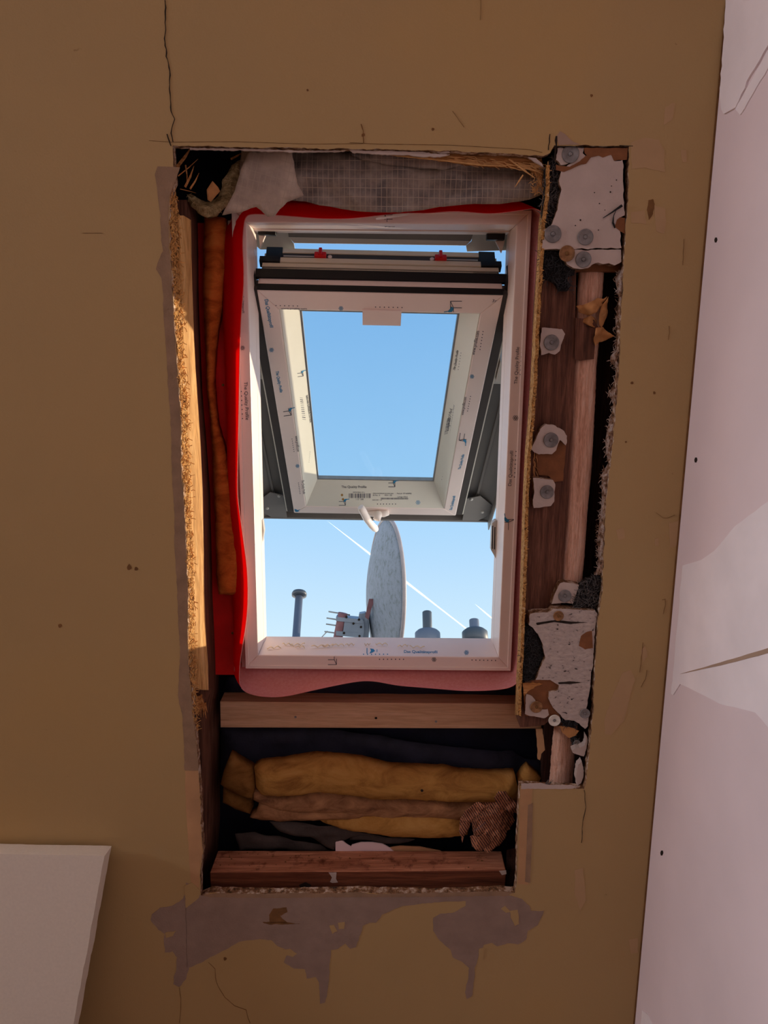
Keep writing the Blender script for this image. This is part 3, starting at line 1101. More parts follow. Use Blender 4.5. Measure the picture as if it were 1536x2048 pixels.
# charcoal seal round the flanks
sl = MB()
for s in (-1, 1):
    sl.hexa([S(s * .2725, .0, .004), S(s * .294, .0, .004), S(s * .294, SL, .004), S(s * .2725, SL, .004),
             S(s * .2725, .0, .03), S(s * .290, .0, .03), S(s * .290, SL, .03), S(s * .2725, SL, .03)])
    sl.hexa([S(s * .2725, .02, .035), S(s * .300, .02, .035), S(s * .300, SL, .035), S(s * .2725, SL, .035),
             S(s * .2725, .02, .052), S(s * .296, .02, .052), S(s * .296, SL, .052), S(s * .2725, SL, .052)])
sl.build('side_seal', M['rubber_grey'], win, .001)
m = MB()
for s in (-1, 1):
    m.box((s * .2945, .1, .006), (s * .2975, SL, .012), S)
m.build('seal_edge_strip', M['bead'], win)
sl = MB()
sl.box((-.272, -.002, .001), (.272, .0, .014), S)
sl.box((-.275, -.001, .014), (.275, .0005, .020), S)
sl.box((-.290, -.005, .036), (.290, .003, .062), S)
for s in (-1, 1):
    sl.tube([S(s * .279, .06, .012), S(s * .282, .01, .018), S(s * .284, -.012, .03), S(s * .288, -.018, .05), S(s * .287, -.024, .066)], .008, 8)
sl.build('rubber_seal', M['rubber'], win, .001)
m = MB()
m.box((-.268, -.0005, .021), (.268, .002, .035), S)
m.build('end_strip', M['pvc'], sash)
# top end rails with the vent latches
vent = MB()
vent.box((-.266, .006, .0655), (.266, .02, .077), S)
vent.box((-.268, .004, .0785), (.268, .02, .090), S)
vent.box((-.266, .002, .0915), (.266, .02, .106), S)
vent.box((-.266, .008, .106), (.266, .02, .124), S)
vent.box((-.262, .005, .124), (.262, .02, .138), S)
vent = vent.build('vent_bar', M['beige'], win, .0012)
m = MB()
m.box((-.235, .0068, .1065), (.235, .0079, .1235), S)
m.build('vent_groove', M['rubber_grey'], vent)
m = MB()
for s in (-1, 1):
    m.box((s * .145, .0050, .112), (s * .222, .0066, .115), S)
m.build('slide_rail', M['clad_light'], vent)
for x in (640, 882):
    q = SP(x, 509, .0)   # direction only
    u = (hit(x, 509, S(0, -.008, 0), SA) - mt).dot(SU)
    k = MB()
    k.box((u - .0135, -.004, .106), (u + .0135, .0066, .1205), S)
    k.box((u - .004, -.008, .108), (u + .004, .005, .130), S)
    k.build('vent_latch', M['red'], vent, .002)
for x, y in ((659, 510), (865, 512)):
    u = (hit(x, y, S(0, -.006, 0), SA) - mt).dot(SU)
    k = MB()
    k.lathe(S(u, .0067, .114), -SA, [(0.0001, .002), (.0018, .002), (.002, .0022), (.005, .0022), (.005, 0)], 16)
    k.build('screw', M['white'], vent)
for s in (-1, 1):
    k = MB()
    k.box((s * .225, .003, .107), (s * .262, .02, .1395), S)
    k.box((s * .228, -.000, .091), (s * .275, .02, .1068), S)
    k.build('end_cap', M['rubber'], vent, .001)

# cover tab hanging from the middle of the top rail
m = MB()
c4 = [SP(x, y, .0) for x, y in ((725, 620), (803, 622), (803, 650), (725, 648))]
tabu0, tabu1 = (c4[0] - mt).dot(SU), (c4[1] - mt).dot(SU)
taba0, taba1 = (c4[0] - mt).dot(SA) - .003, (c4[2] - mt).dot(SA)
m.box((tabu0, taba0, -.003), (tabu1, taba1, .016), S)
m.box((tabu0 + .002, taba0, -.004), (tabu1 - .002, (taba0 + taba1) / 2, -.003), S)
m.build('latch_cover', M['pvc'], win, .002)
# handle
m = MB()
hp = lambda x, y, h: SP(x, y, h)
m.tube([hp(737, 1027, -.006), hp(752, 1027, -.008), hp(768, 1027, -.008), hp(777, 1025, -.006)], [.013, .016, .017, .013], 14, flat=.7)
m.tube([hp(757, 1027, -.004), hp(756, 1031, -.03), hp(753, 1040, -.045)], [.014, .013, .012], 12)
m.tube([hp(721, 1014, -.05), hp(724, 1019, -.052), hp(733, 1036, -.054), hp(743, 1050, -.054), hp(750, 1057, -.05), hp(753, 1060, -.046)], [.010, .0125, .0125, .012, .012, .008], 14, flat=.75)
hd = m.build('handle', M['white'], win)
# cladding wings of the sash, dark inside
def clad_px(px, h0, h1, nm, mat):
    a = [SP(x, y, h0) for x, y in px]
    mm = MB()
    mm.prism(a, [p + SN * (h1 - h0) for p in a])
    return mm.build(nm, mat, win, .0008)


wing = MB()
for s in (-1, 1):
    wing.hexa([S(s * .301, .30, .058), S(s * .398, .30, .03), S(s * .398, 1.115, .03), S(s * .301, 1.115, .058),
               S(s * .301, .30, .064), S(s * .398, .30, .036), S(s * .398, 1.115, .036), S(s * .301, 1.115, .064)])
    wing.hexa([S(s * .395, .30, .0), S(s * .399, .30, .0), S(s * .399, 1.115, .0), S(s * .395, 1.115, .0),
               S(s * .395, .30, .036), S(s * .399, .30, .036), S(s * .399, 1.115, .036), S(s * .395, 1.115, .036)])
    wing.hexa([S(s * .335, .30, .040), S(s * .342, .30, .038), S(s * .342, 1.03, .038), S(s * .335, 1.03, .040),
               S(s * .335, .30, .06), S(s * .342, .30, .06), S(s * .342, 1.03, .06), S(s * .335, 1.03, .06)])
wing.box((-.398, 1.02, .058), (.398, 1.115, .064), S)
wing.box((-.399, 1.105, .03), (.399, 1.116, .064), S)
wing = wing.build('cladding', M['clad'], win, .0008)
for s in (-1, 1):
    k = MB()
    k.prism([S(s * u, a, .028) for u, a in ((.345, .93), (.392, .99), (.392, 1.06), (.36, 1.10), (.305, 1.10), (.302, .95))],
            [S(s * u, a, .031) for u, a in ((.345, .93), (.392, .99), (.392, 1.06), (.36, 1.10), (.305, 1.10), (.302, .95))])
    k.build('corner_plate', M['clad'], wing, .0006)
    k = MB()
    for u, a in ((.366, 1.035), (.318, .95)):
        k.lathe(S(s * u, a, .028), -SN, [(.0001, .005), (.004, .005), (.006, .003), (.006, 0)], 12)
    k.build('rivet', M['clad_light'], wing)
    # pivot bracket between frame and sash
    k = MB()
    k.box((s * .300, .225, .0), (s * .335, .30, .05), S)
    k.box((s * .290, .30, .02), (s * .335, .335, .055), S)
    k.build('pivot_bracket', M['clad_light'], win, .001)
# fixed covers above the pivot
m = MB()
for s, e in ((-1, FU0 + .012), (1, FU1 - .012)):
    m.box((e - .012 * (s > 0) , .18, .256), (e + s * .04, FV1, .30))
    m.box((e, .18, .30), (e + s * .09, FV1 + .05, .304))
m.build('side_cover', M['clad'], win)


def frame_px(px, w, th, nm, mat, parent=win):
    a = [P(x, y, w) for x, y in px]
    mm = MB()
    mm.prism(a, [p + W * th for p in a])
    return mm.build(nm, mat, parent, .0008)


hood = frame_px([(560, 425), (975, 430), (946, 468), (942, 482), (932, 491), (588, 486), (577, 474), (575, 450)], .30, .003, 'hood', M['clad'])
frame_px([(577, 474), (942, 482), (932, 491), (588, 486)], .295, .004, 'hood_lip', M['clad_light'], hood)
for px in ([(500, 420), (578, 425), (578, 474), (588, 487), (590, 499), (520, 499), (500, 480)], [(944, 430), (1040, 425), (1030, 500), (934, 503), (932, 491), (943, 482)]):
    frame_px(px, .305, .003, 'corner_cover', M['clad_light'], hood)
for px in ([(515, 457), (551, 458), (551, 470), (516, 469)], [(974, 464), (1011, 464), (1009, 480), (974, 479)]):
    frame_px(px, .235, .02, 'cover_clip', M['rubber'], hood)
for px in ([(517, 470), (531, 470), (520, 497)], [(990, 480), (1010, 480), (1003, 506)]):
    frame_px(px, .25, .01, 'cover_gusset', M['white'], hood)
# small catches on the outside of the frame, seen through the opening
for px in ([(990, 1041), (984, 1047), (982, 1100), (992, 1118), (1000, 1118), (1000, 1041)], [(510, 1036), (525, 1040), (528, 1062), (525, 1084), (510, 1084)]):
    frame_px(px, .226, .02, 'catch', M['clad_light'])
frame_px([(984.5, 1052), (986.5, 1051), (985.5, 1098), (983.5, 1098)], .2252, .001, 'catch_slot', M['rubber'])
frame_px([(989, 1054), (991, 1054), (990, 1100), (988, 1098)], .2252, .001, 'catch_slot', M['rubber'])

# ---- printing on the plastic protective film
FPL = (L(0, 0, WF - .0034), W)
WFIN = (L(0, 0, WF - .0004), W)
SPL = (mt - SN * .0004, SN)
RB = L(0, FR1[2] + .0006, 0)            # sill of the reveal
RBN = V.copy()


def bead_plane(side):
    if side == 'l':
        a, b_, c_ = S(-.229, .1, .002), S(-.229, .8, .002), S(-.188, .5, .046)
    elif side == 'r':
        a, b_, c_ = S(.229, .1, .002), S(.229, .8, .002), S(.188, .5, .046)
    else:
        a, b_, c_ = S(-.2, SL - .046, .002), S(.2, SL - .046, .002), S(0, .872, .046)
    n = (b_ - a).cross(c_ - a).normalized()
    if n.dot(a - CAM) < 0:
        n = -n
    return (a - n * .0006, n)


def text(s, p0, p1, pl, mat, parent, name='printed_lettering', sy=1.0, bold=0):
    q, n = pl
    A, B = hit(*p0, q, n), hit(*p1, q, n)
    cu = bpy.data.curves.new('lettering', 'FONT')
    cu.body = s
    cu.extrude = .0001
    cu.offset = bold
    tmp = bpy.data.objects.new('tmp', cu)
    COL.objects.link(tmp)
    dg = bpy.context.evaluated_depsgraph_get()
    me = bpy.data.meshes.new_from_object(tmp.evaluated_get(dg))
    bpy.data.objects.remove(tmp)
    bpy.data.curves.remove(cu)
    xs = [v.co.x for v in me.vertices]
    x0, x1 = min(xs), max(xs)
    ln = (B - A).length
    k = ln / (x1 - x0)
    X = (B - A) / ln
    N = n if n.dot(A - CAM) < 0 else -n
    Y = N.cross(X).normalized()
    for v in me.vertices:
        v.co = X * ((v.co.x - x0) * k) + Y * (v.co.y * k * sy) + N * (v.co.z + .0001)
    me.materials.clear()
    me.materials.append(mat)
    o = bpy.data.objects.new(name, me)
    COL.objects.link(o)
    o.parent = parent
    o.location = A - wloc(parent)
    return o


def marks(shapes, pl, mat, parent, name='printed_symbol'):
    """small flat printed polygons, each a list of pixels"""
    q, n = pl
    N = n if n.dot(q - CAM) < 0 else -n
    m = MB()
    for sh in shapes:
        a = [hit(x, y, q, n) for x, y in sh]
        m.prism(a, [p + N * .0002 for p in a])
    return m.build(name, mat, parent)


def dot(x, y, r):
    return [(x + r * math.cos(k * PI / 3), y + r * math.sin(k * PI / 3)) for k in range(6)]


def seg(x0, y0, x1, y1, w):
    l = math.hypot(x1 - x0, y1 - y0)
    nx, ny = -(y1 - y0) / l * w / 2, (x1 - x0) / l * w / 2
    return [(x0 + nx, y0 + ny), (x1 + nx, y1 + ny), (x1 - nx, y1 - ny), (x0 - nx, y0 - ny)]


def dots(p0, p1, n, pl, parent, r=1.2, mat=None):
    marks([dot(p0[0] + (p1[0] - p0[0]) * i / (n - 1), p0[1] + (p1[1] - p0[1]) * i / (n - 1), r) for i in range(n)], pl, mat or M['ink'], parent, 'printed_dots')


def icon(cx, cy, s, rot, pl, parent, blue=True):
    """profile-corner pictogram: two lines, a corner and a blue blob"""
    c, sn = math.cos(rot), math.sin(rot)
    T = lambda x, y: (cx + (x * c - y * sn) * s, cy + (x * sn + y * c) * s)
    def sg(a, b_, w=1.1):
        p, q2 = T(*a), T(*b_)
        return seg(p[0], p[1], q2[0], q2[1], w)
    marks([sg((-1, -.8), (.9, -.8)), sg((-.5, .3), (.9, .3)), sg((-1, -.8), (-1, .5)), sg((-1, -.8), (-.5, .3)), sg((-.5, .3), (-.5, 1))], pl, M['ink'], parent)
    if blue:
        bl = [T(*a) for a in ((-1.5, .9), (-1.1, .5), (-.9, .1), (-.5, .3), (-.55, .7), (-.8, 1.0), (-1.3, 1.05))]
        marks([bl, sg((-1.4, .9), (-2.1, 1.0), 1.4)], pl, M['inkblue'], parent)


def rosette(cx, cy, r, pl, parent, mat):
    sh = []
    for k in range(7):
        t = k * 2 * PI / 6
        x, y = (cx, cy) if k == 6 else (cx + r * .62 * math.cos(t), cy + r * .62 * math.sin(t))
        for j in range(6):
            a, b_ = j * PI / 3, (j + 1) * PI / 3
            sh.append(seg(x + r * .3 * math.cos(a), y + r * .3 * math.sin(a), x + r * .3 * math.cos(b_), y + r * .3 * math.sin(b_), .6))
    marks(sh, pl, mat, parent, 'printed_rosette')


F1 = WFIN
text('The Quality Profile', (1034.5, 768), (1038.5, 694), F1, M['ink'], frame)
dots((1040.5, 749), (1044, 696), 7, F1, frame)
rosette(1031, 836, 6, F1, frame, M['ink'])
text('Das Qualit\u00e4tsprofil', (1022.5, 972), (1026.5, 902), F1, M['ink'], frame)
dots((1029, 954), (1032, 903), 7, F1, frame)
icon(1020, 1050, 11, PI / 2, F1, frame)
text('The Quality Profile', (488, 764), (491.5, 840), F1, M['ink'], frame)
dots((482.5, 783), (485, 837), 7, F1, frame)
text('Das Qualit\u00e4tsprofil', (483, 580), (485, 626), F1, M['ink'], frame)
rosette(485, 696, 5, F1, frame, M['ink'])
icon(664, 1322, 9, PI, F1, frame, False)
dots((759, 1318.5), (807, 1318.5), 7, F1, frame)
rosette(868, 1319, 5, F1, frame, M['ink'])
dots((944, 1320), (991, 1321), 7, F1, frame)
SILL = (RB, RBN)
text('Das Qualit\u00e4tsprofil', (808, 1305.5), (875, 1306.5), SILL, M['inkblue'], frame, sy=2.2, bold=.01)
dots((727, 1308.5), (775, 1308.5), 7, SILL, frame, 1.2, M['inkblue'])
marks([seg(734, 1296, 734, 1307, 1.6), [(740, 1297), (747, 1298), (750, 1302), (745, 1305), (739, 1307), (742, 1301)], seg(754, 1299, 754, 1304, 1.2)], SILL, M['inkblue'], frame)
rosette(933, 1305, 5, SILL, frame, M['inkblue'])
icon(778, 436, 8, 0, F1, frame, False)
text('Fax', (770, 454), (790, 454), (L(0, FR1[3] - .0006, 0), V), M['ink'], frame, sy=.8)
# sash
text('Das Qualit\u00e4tsprofil', (529, 599), (540, 655), SPL, M['inkblue'], sash, bold=.012)
rosette(543, 700, 5, SPL, sash, M['inkblue'])
text('The Quality Profile', (551, 742), (560, 785), SPL, M['inkblue'], sash, bold=.012)
icon(574, 825, 8, PI * .96, SPL, sash)
dots((584, 878), (588, 903), 7, SPL, sash, .9)
text('www.profil.com', (590, 872), (594, 903), SPL, M['ink'], sash)
rosette(595, 932, 4, SPL, sash, M['inkblue'])
dots((597, 966), (600, 987), 7, SPL, sash, .9)
text('The Quality Profile', (603, 960), (606, 988), SPL, M['ink'], sash)
marks([[(589, 1018), (593, 1019), (599, 1022), (594, 1024), (590, 1023)], seg(594, 1021, 600, 1019, .8)], SPL, M['inkblue'], sash)
dots((552, 611), (595, 612), 6, SPL, sash, 1.1)
text('www.profile.com', (562, 618.3), (614, 618.8), SPL, M['ink'], sash, sy=.7)
rosette(682, 617, 5, SPL, sash, M['inkblue'])
dots((751, 614), (804, 615), 7, SPL, sash, 1.2)
icon(913, 612, 12, 0, SPL, sash)
text('3r', (984, 604), (993, 604.5), SPL, M['ink'], sash)
dots((966, 663), (960, 699), 7, SPL, sash, 1.1)
text('www.profile.com', (949, 710), (959, 662), SPL, M['ink'], sash)
rosette(944, 753, 4.5, SPL, sash, M['inkblue'])
dots((941, 793), (935, 822), 7, SPL, sash, 1.0)
text('www.profile.com', (927, 830), (933, 794), SPL, M['ink'], sash)
icon(926, 874, 8, -PI * .45, SPL, sash)
text('The Quality Profile', (921, 939), (929, 909), SPL, M['inkblue'], sash, bold=.012)
text('Das Qualit\u00e4tsprofil', (904, 1020), (911, 992), SPL, M['inkblue'], sash, bold=.012)
BL_, BR_, BB_ = bead_plane('l'), bead_plane('r'), bead_plane('b')
text('The Quality Profile', (910, 742), (917, 702), BR_, M['ink'], sash)
dots((916.5, 739), (922, 706), 7, BR_, sash, .8)
text('The Quality Profile', (578, 690), (584, 716), BL_, M['ink'], sash)
icon(600, 748, 6, PI * .96, BL_, sash)
dots((620, 904), (618, 924), 6, BL_, sash, .6)
text('Das Qualit\u00e4tsprofil', (886, 962), (891, 939), BR_, M['ink'], sash)
text('The Quality Profile', (683, 976), (733, 976), BB_, M['ink'], sash, sy=1.3)
icon(783, 968, 7, PI, BB_, sash)
icon(684, 1005, 7, PI, BB_, sash)
rosette(836, 1005, 5, BB_, sash, M['inkblue'])
random.seed(3)
# barcode label and its lines of print
bars = []
x = 698
while x < 740:
    w_ = random.choice((.7, 1.0, 1.5, 2.0))
    bars.append([(x, 987), (x + w_, 987), (x + w_, 996), (x, 996)])
    x += w_ + random.choice((.8, 1.2, 1.7))
marks(bars, BB_, M['ink'], sash, 'printed_barcode')
bars = []
x = 762
while x < 815:
    w_ = random.choice((.5, .8, 1.1))
    bars.append([(x, 995.5), (x + w_, 995.6), (x + w_, 998.8), (x, 998.7)])
    x += w_ + random.choice((.5, .7, .9))
marks(bars, BB_, M['ink'], sash, 'printed_barcode')
text('02740 90021 07 6', (706, 985.5), (729, 985.8), BB_, M['ink'], sash, sy=1.2)
text('1 07 388', (712, 1000), (727, 1000), BB_, M['ink'], sash, sy=1.2)
text('DESSUS SUPERIEUR OUTSIDE DRIN', (746, 987.5), (787, 988), BB_, M['ink'], sash, sy=1.2)
text('Pack.# : 071620P02', (794, 988), (823, 988.3), BB_, M['ink'], sash, sy=1.2)
text('Laenge: 005.0', (795, 994.6), (815, 994.8), BB_, M['ink'], sash, sy=1.2)
text('B.No: 4       0051.00', (746, 991.5), (784, 991.8), BB_, M['ink'], sash, sy=1.0)
text('06051000 / 160', (745, 1001), (764, 1001), BB_, M['ink'], sash, sy=1.2)
dots((755, 1008), (791, 1008), 7, BB_, sash, 1.1)
marks([dot(684, 990, 2.6), dot(686, 998.5, 2.6)], BB_, M['ochredot'], sash, 'printed_dots')
for sx, pl, xs in ((1, BR_, [(898, 838), (892, 868)]), (-1, BL_, [(602, 795), (608, 838)])):
    sh = []
    for i in range(12):
        f = i / 11
        cx, cy = xs[0][0] + (xs[1][0] - xs[0][0]) * f, xs[0][1] + (xs[1][1] - xs[0][1]) * f
        sh.append(seg(cx - 3.5, cy, cx + 3.5, cy - 1.4 * sx, random.choice((.7, 1.1, 1.5))))
    marks(sh, pl, M['ink'], sash, 'printed_barcode')
    text('06051000 SUPERIEUR OUTSIDE', *(((903, 868), (911, 812)) if sx > 0 else ((612, 792), (620, 846))), pl, M['ink'], sash)
    text('Laenge 005.0 Pack.', *(((897, 862), (905, 818)) if sx > 0 else ((598, 850), (594, 800))), pl, M['ink'], sash)

# ================================================================ MEMBRANE COLLAR
# free edge (x, y, w) and its root on the frame's outer edge
FREE = [(478, 1376, .070), (481, 1381, .070), (498, 1389, .070), (526, 1394, .070), (555, 1395, .070), (582, 1391, .070), (628, 1380, .070), (670, 1371, .070), (721, 1361, .070), (748, 1361, .070), (792, 1371, .070),
        (835, 1374, .070), (884, 1378, .070), (928, 1382, .070), (981, 1381, .070), (1026, 1376, .070), (1037, 1371, .070),
        (1045, 1345, .070), (1047, 1280, .070), (1049, 1200, .070), (1047, 1120, .070), (1050, 1060, .070), (1058, 980, .070), (1062, 900, .070), (1070, 800, .070), (1078, 640, .070), (1086, 500, .070), (1089, 430, .070),
        (1082, 412, .085), (1060, 418, .085), (1020, 424, .085), (980, 429, .085), (930, 423, .085), (890, 422, .085), (860, 428, .085), (820, 425, .085), (780, 428, .085), (735, 434, .08), (700, 438, .08),
        (640, 438, .08), (600, 434, .08), (550, 430, .08), (500, 427, .08),
        (488, 431, .110), (488, 446, .110), (484, 489, .110), (488, 532, .110), (487, 583, .110), (483, 620, .110), (480, 680, .110), (479, 730, .110), (478, 786, .110), (476, 888, .110), (475, 931, .110), (474, 992, .110),
        (480, 1032, .110), (487, 1083, .110), (494, 1134, .110), (496, 1185, .110), (494, 1235, .108), (486, 1286, .105), (480, 1320, .102), (478, 1350, .08)]
NR = 420
fp3 = [P(x, y, w) for x, y, w in FREE]
fp3.append(fp3[0])
edge = resample(fp3, NR)
for _ in range(6):
    edge = [edge[i] * .5 + edge[(i - 1) % NR] * .25 + edge[(i + 1) % NR] * .25 for i in range(NR)]
vs = []
K = 8
RU0, RU1, RV0, RV1 = FU0 - .006, FU1 + .002, FV0 - .002, FV1 + .006
for i, p in enumerate(edge):
    q = p - ORG
    u, v = q.dot(U), q.dot(V)
    left = u < FU0 + .03
    bu = min(max(u, RU0), RU1)
    bv = min(max(v, RV0), RV1)
    # nearest side of the frame rectangle
    ds = {'l': abs(u - RU0), 'r': abs(u - RU1), 'b': abs(v - RV0), 't': abs(v - RV1)}
    side = min(ds, key=ds.get)
    if side == 'l':
        bu = RU0
    elif side == 'r':
        bu = RU1
    elif side == 'b':
        bv = RV0
    else:
        bv = RV1
    root = L(bu - (.028 if side == 'l' else 0), bv + (.018 if side == 't' else 0), .165 if side in 'lt' else .15)
    for k in range(K + 1):
        f = k / K
        r = root.lerp(p, f)
        belly = math.sin(f * PI)
        sag = nz((i * .06, k * .3), 1, 2) * .004 * belly
        out_ = {'l': -U, 'r': U, 'b': -V, 't': V}[side]
        r = r + out_ * (belly * .012 + sag) * (1 if side in 'br' else .7)
        vs.append(r)
roots = [vs[i * (K + 1):(i + 1) * (K + 1)] for i in range(NR)]
for _ in range(5):      # soften the corners
    roots = [[roots[i][k] * .5 + (roots[(i - 1) % NR][k] + roots[(i + 1) % NR][k]) * .25 for k in range(K + 1)] for i in range(NR)]
m = MB()
c0 = L(-.01, .1, .13)
inn, outv = [], []
for i in range(NR):
    for k in range(K + 1):
        p = roots[i][k]
        d = (c0 - p)
        d = (d - W * d.dot(W)).normalized() * .0007
        inn.append(p + d)
        outv.append(p - d * .2)
q4 = lambda i, k: (i % NR) * (K + 1) + k
F_in = [(q4(i, k), q4(i + 1, k), q4(i + 1, k + 1), q4(i, k + 1)) for i in range(NR - 1) for k in range(K)]
m.add(inn, F_in, 0, True)
col = m.build('pink_fleece', M['membrane_in'])
m = MB()
m.add(outv, F_in, 0, True)
e = [q4(i, K) for i in range(NR)]
colr = m.build('membrane_collar', M['membrane_out'])
tag(colr, 'red vapour membrane collar skirting the white window frame, pink on its inner face', 'membrane')
col.parent = colr
col.location = col.location - colr.location
tag(col, 'soft pink fleece face of the collar')
m = MB()
m.tube([roots[i][K] for i in range(NR)], .0009, 4)
m.build('cut_edge', M['membrane_in'], colr)
m = MB()
a = [P(x, y, .078) for x, y in ((751, 436), (818, 426), (815, 430), (753, 440))]
m.prism(a, [p + W * .002 for p in a])
m.build('membrane_strip', M['white'], colr)

# ================================================================ TOP OF THE OPENING
def wavy(a, f, seed, base=0.0, pil=0.0):
    return lambda x, y, d: base + a * nz((x, y), f, seed) + pil * min(1, d / .02)


def wave_foil(x, y, d):
    s = math.sin((y * 60 + 3 * nz((x, y), 9, 2)) * 1.0) * .006
    return s + .012 * nz((x, y), 14, 4) + .010 * nz((x, y * 3), 10, 6) + .004 * nz((x, y), 60, 1)


f1 = sheet_mb([(485, 295), (600, 298), (640, 300), (800, 302), (900, 304), (1000, 312), (1070, 322), (1092, 345), (1092, 380), (1080, 391), (1060, 398), (1000, 407), (940, 408), (880, 412), (840, 420),
               (800, 424), (760, 424), (720, 421), (680, 416), (640, 411), (610, 402), (560, 400), (480, 400), (478, 330)], .058, .008, wave_foil, .0015, .0008, .008, 3)
fo = f1.build('grid_foil', M['foil'])
tag(fo, 'crumpled grey foil with a pale thread grid bulging above the window', 'foil')
f2 = sheet_mb([(497, 298), (560, 298), (584, 300), (590, 340), (596, 370), (607, 390), (590, 397), (574, 404), (560, 418), (548, 432), (535, 434), (522, 420), (512, 414), (480, 424), (444, 430), (452, 414), (468, 385), (480, 345)],
              .036, .008, lambda x, y, d: .004 * nz((x, y), 16, 8) + .0015 * nz((x, y), 70, 3), .0015, .0012, .005, 5)
fo2 = f2.build('foil_flap', M['foil_flap'])
tag(fo2, 'pale torn flap of grid foil hanging over the top left window corner', 'foil')
f3 = sheet_mb([(700, 303), (790, 303), (900, 318), (925, 330), (890, 338), (840, 336), (780, 330), (735, 322), (704, 312)], .044, .008, wavy(.003, 30, 9), .0015, .001, .006, 6)
tag(f3.build('foil_fold', M['foil']), 'folded lip of grid foil under the splintered lath above the window', 'foil')

# dark pocket at the top left with tufts of mineral wool
tuft = sheet_mb([(376, 388), (392, 392), (402, 400), (420, 404), (436, 392), (446, 360), (462, 330), (482, 318), (484, 330), (474, 372), (464, 392), (452, 408), (440, 418), (428, 430), (412, 434), (396, 426), (382, 412)],
                .075, .004, lambda x, y, d: .012 * min(1, d / .012) + .010 * nz((x, y), 60, 2) + .005 * nz((x, y), 160, 3), .02, .002, .004, 4).build('mineral_wool_tuft', M['wool_pale'])
tag(tuft, 'pale tuft of mineral wool in the dark top left corner pocket', 'insulation tuft')
random.seed(21)
m = MB()
tp_ = [uv(x, y, .07) for x, y in ((378, 392), (400, 412), (430, 425), (450, 405), (470, 350))]
for i in range(160):
    a, b_ = random.choice(list(zip(tp_, tp_[1:])))
    f = random.random()
    p = L(a[0] + (b_[0] - a[0]) * f, a[1] + (b_[1] - a[1]) * f, .06 + random.uniform(-.01, .01))
    d = Vector((random.uniform(-1, 1), random.uniform(-1, 1), random.uniform(-1, .6))).normalized()
    m.tube([p, p + d * .006, p + d * .009 - V * .002], .0005, 3, 0, False)
tag(m.build('wool_fibres', M['wool_pale'], tuft), kind='stuff')
kp = sheet_mb([(425, 362), (436, 374), (440, 382), (432, 390), (422, 404), (415, 400), (414, 380)], .05, .006, wavy(.006, 40, 3), .001, .0006, .005, 2).build('kraft_paper_scrap', M['tornpaper'])
tag(kp, 'small brown paper scrap standing in the dark top left corner pocket', 'paper scrap')
random.seed(31)
for i, (x0, y0, x1, y1, r, w0, w1) in enumerate(((352, 336, 384, 292, 3.6, .05, .07), (356, 352, 396, 318, 1.2, .04, .06), (371, 330, 374, 372, 1.8, .045, .05), (370, 374, 388, 332, 2.6, .035, .05),
                                                 (380, 378, 398, 346, 2.0, .04, .05), (360, 378, 392, 386, 1.6, .04, .05), (462, 318, 486, 304, 4.5, .07, .08))):
    m = MB()
    a, b_ = P(x0, y0, w0), P(x1, y1, w1)
    md = a.lerp(b_, .5) + U * .0015
    m.tube([a, md, b_], [r * .001, r * .00085, .0004], 5, 0, False, .5)
    lab = ['thick splinter leaning into the upper left corner of the opening', 'thin long splinter crossing the dark corner pocket', 'short upright splinter beside the left edge of the dark corner pocket',
           'broad pointed splinter in the middle of the corner splinters', 'lower pointed splinter nearest the paper scrap', 'flat splinter lying at the foot of the corner splinters',
           'curved brown strip at the right end of the dark corner pocket'][i]
    tag(m.build('wood_splinter', M['splinter']), lab, 'splinter', 'splinters in the top left corner')
# splintered lath along the top edge
m = MB()
tl = [(745, 300), (860, 301), (960, 305), (1060, 311), (1084, 316), (1088, 345), (1084, 372), (1078, 350), (1060, 335), (1000, 331), (930, 326), (860, 316), (790, 309)]
ls = sheet_mb(tl, .03, .006, lambda x, y, d: .003 * min(1, d / .006) + .003 * nz((x * .3, y * 3), 60, 4), .02, .0018, .005, 7).build('splintered_lath', M['splinter'])
tag(ls, 'splintered orange lath broken along the top edge of the opening', 'lath')
m = MB()
for i in range(60):
    f = random.random()
    x, y = 860 + f * 220, 312 + f * 22 + random.uniform(-6, 6)
    p = P(x, y, .024)
    dx = random.uniform(.012, .045)
    m.tube([p, p + U * dx * .6 - V * dx * random.uniform(.0, .2) - W * .002, p + U * dx - V * dx * random.uniform(.05, .4)], [.0011, .0009, .0003], 3, 0, False)
for i in range(90):
    p = P(1068 + random.uniform(-4, 20), 340 + random.uniform(0, 46), .028)
    d = (U * random.uniform(-1, .6) + V * random.uniform(-1, 1) + W * random.uniform(-.8, .2)).normalized()
    m.tube([p, p + d * .006, p + d * .010 + V * random.uniform(-.003, .003)], [.0008, .0006, .0003], 3, 0, False)
tag(m.build('lath_fibres', M['straw'], ls), kind='stuff')
for pts, lab in ((((1018, 318), (1050, 342), (1070, 356)), 'long straw splinter slanting down at the right end of the lath'), (((792, 311), (880, 320), (960, 330), (1010, 333)), 'long thin splinter peeled off under the lath above the window'),
                 (((1046, 350), (1038, 362), (1030, 374)), 'short thin splinter over the right end of the grid foil')):
    m = MB()
    m.tube([P(x, y, .018) for x, y in pts], [.0016] * (len(pts) - 1) + [.0006], 5, 0, False)
    tag(m.build('wood_splinter', M['straw']), lab, 'splinter', 'splinters along the top lath')
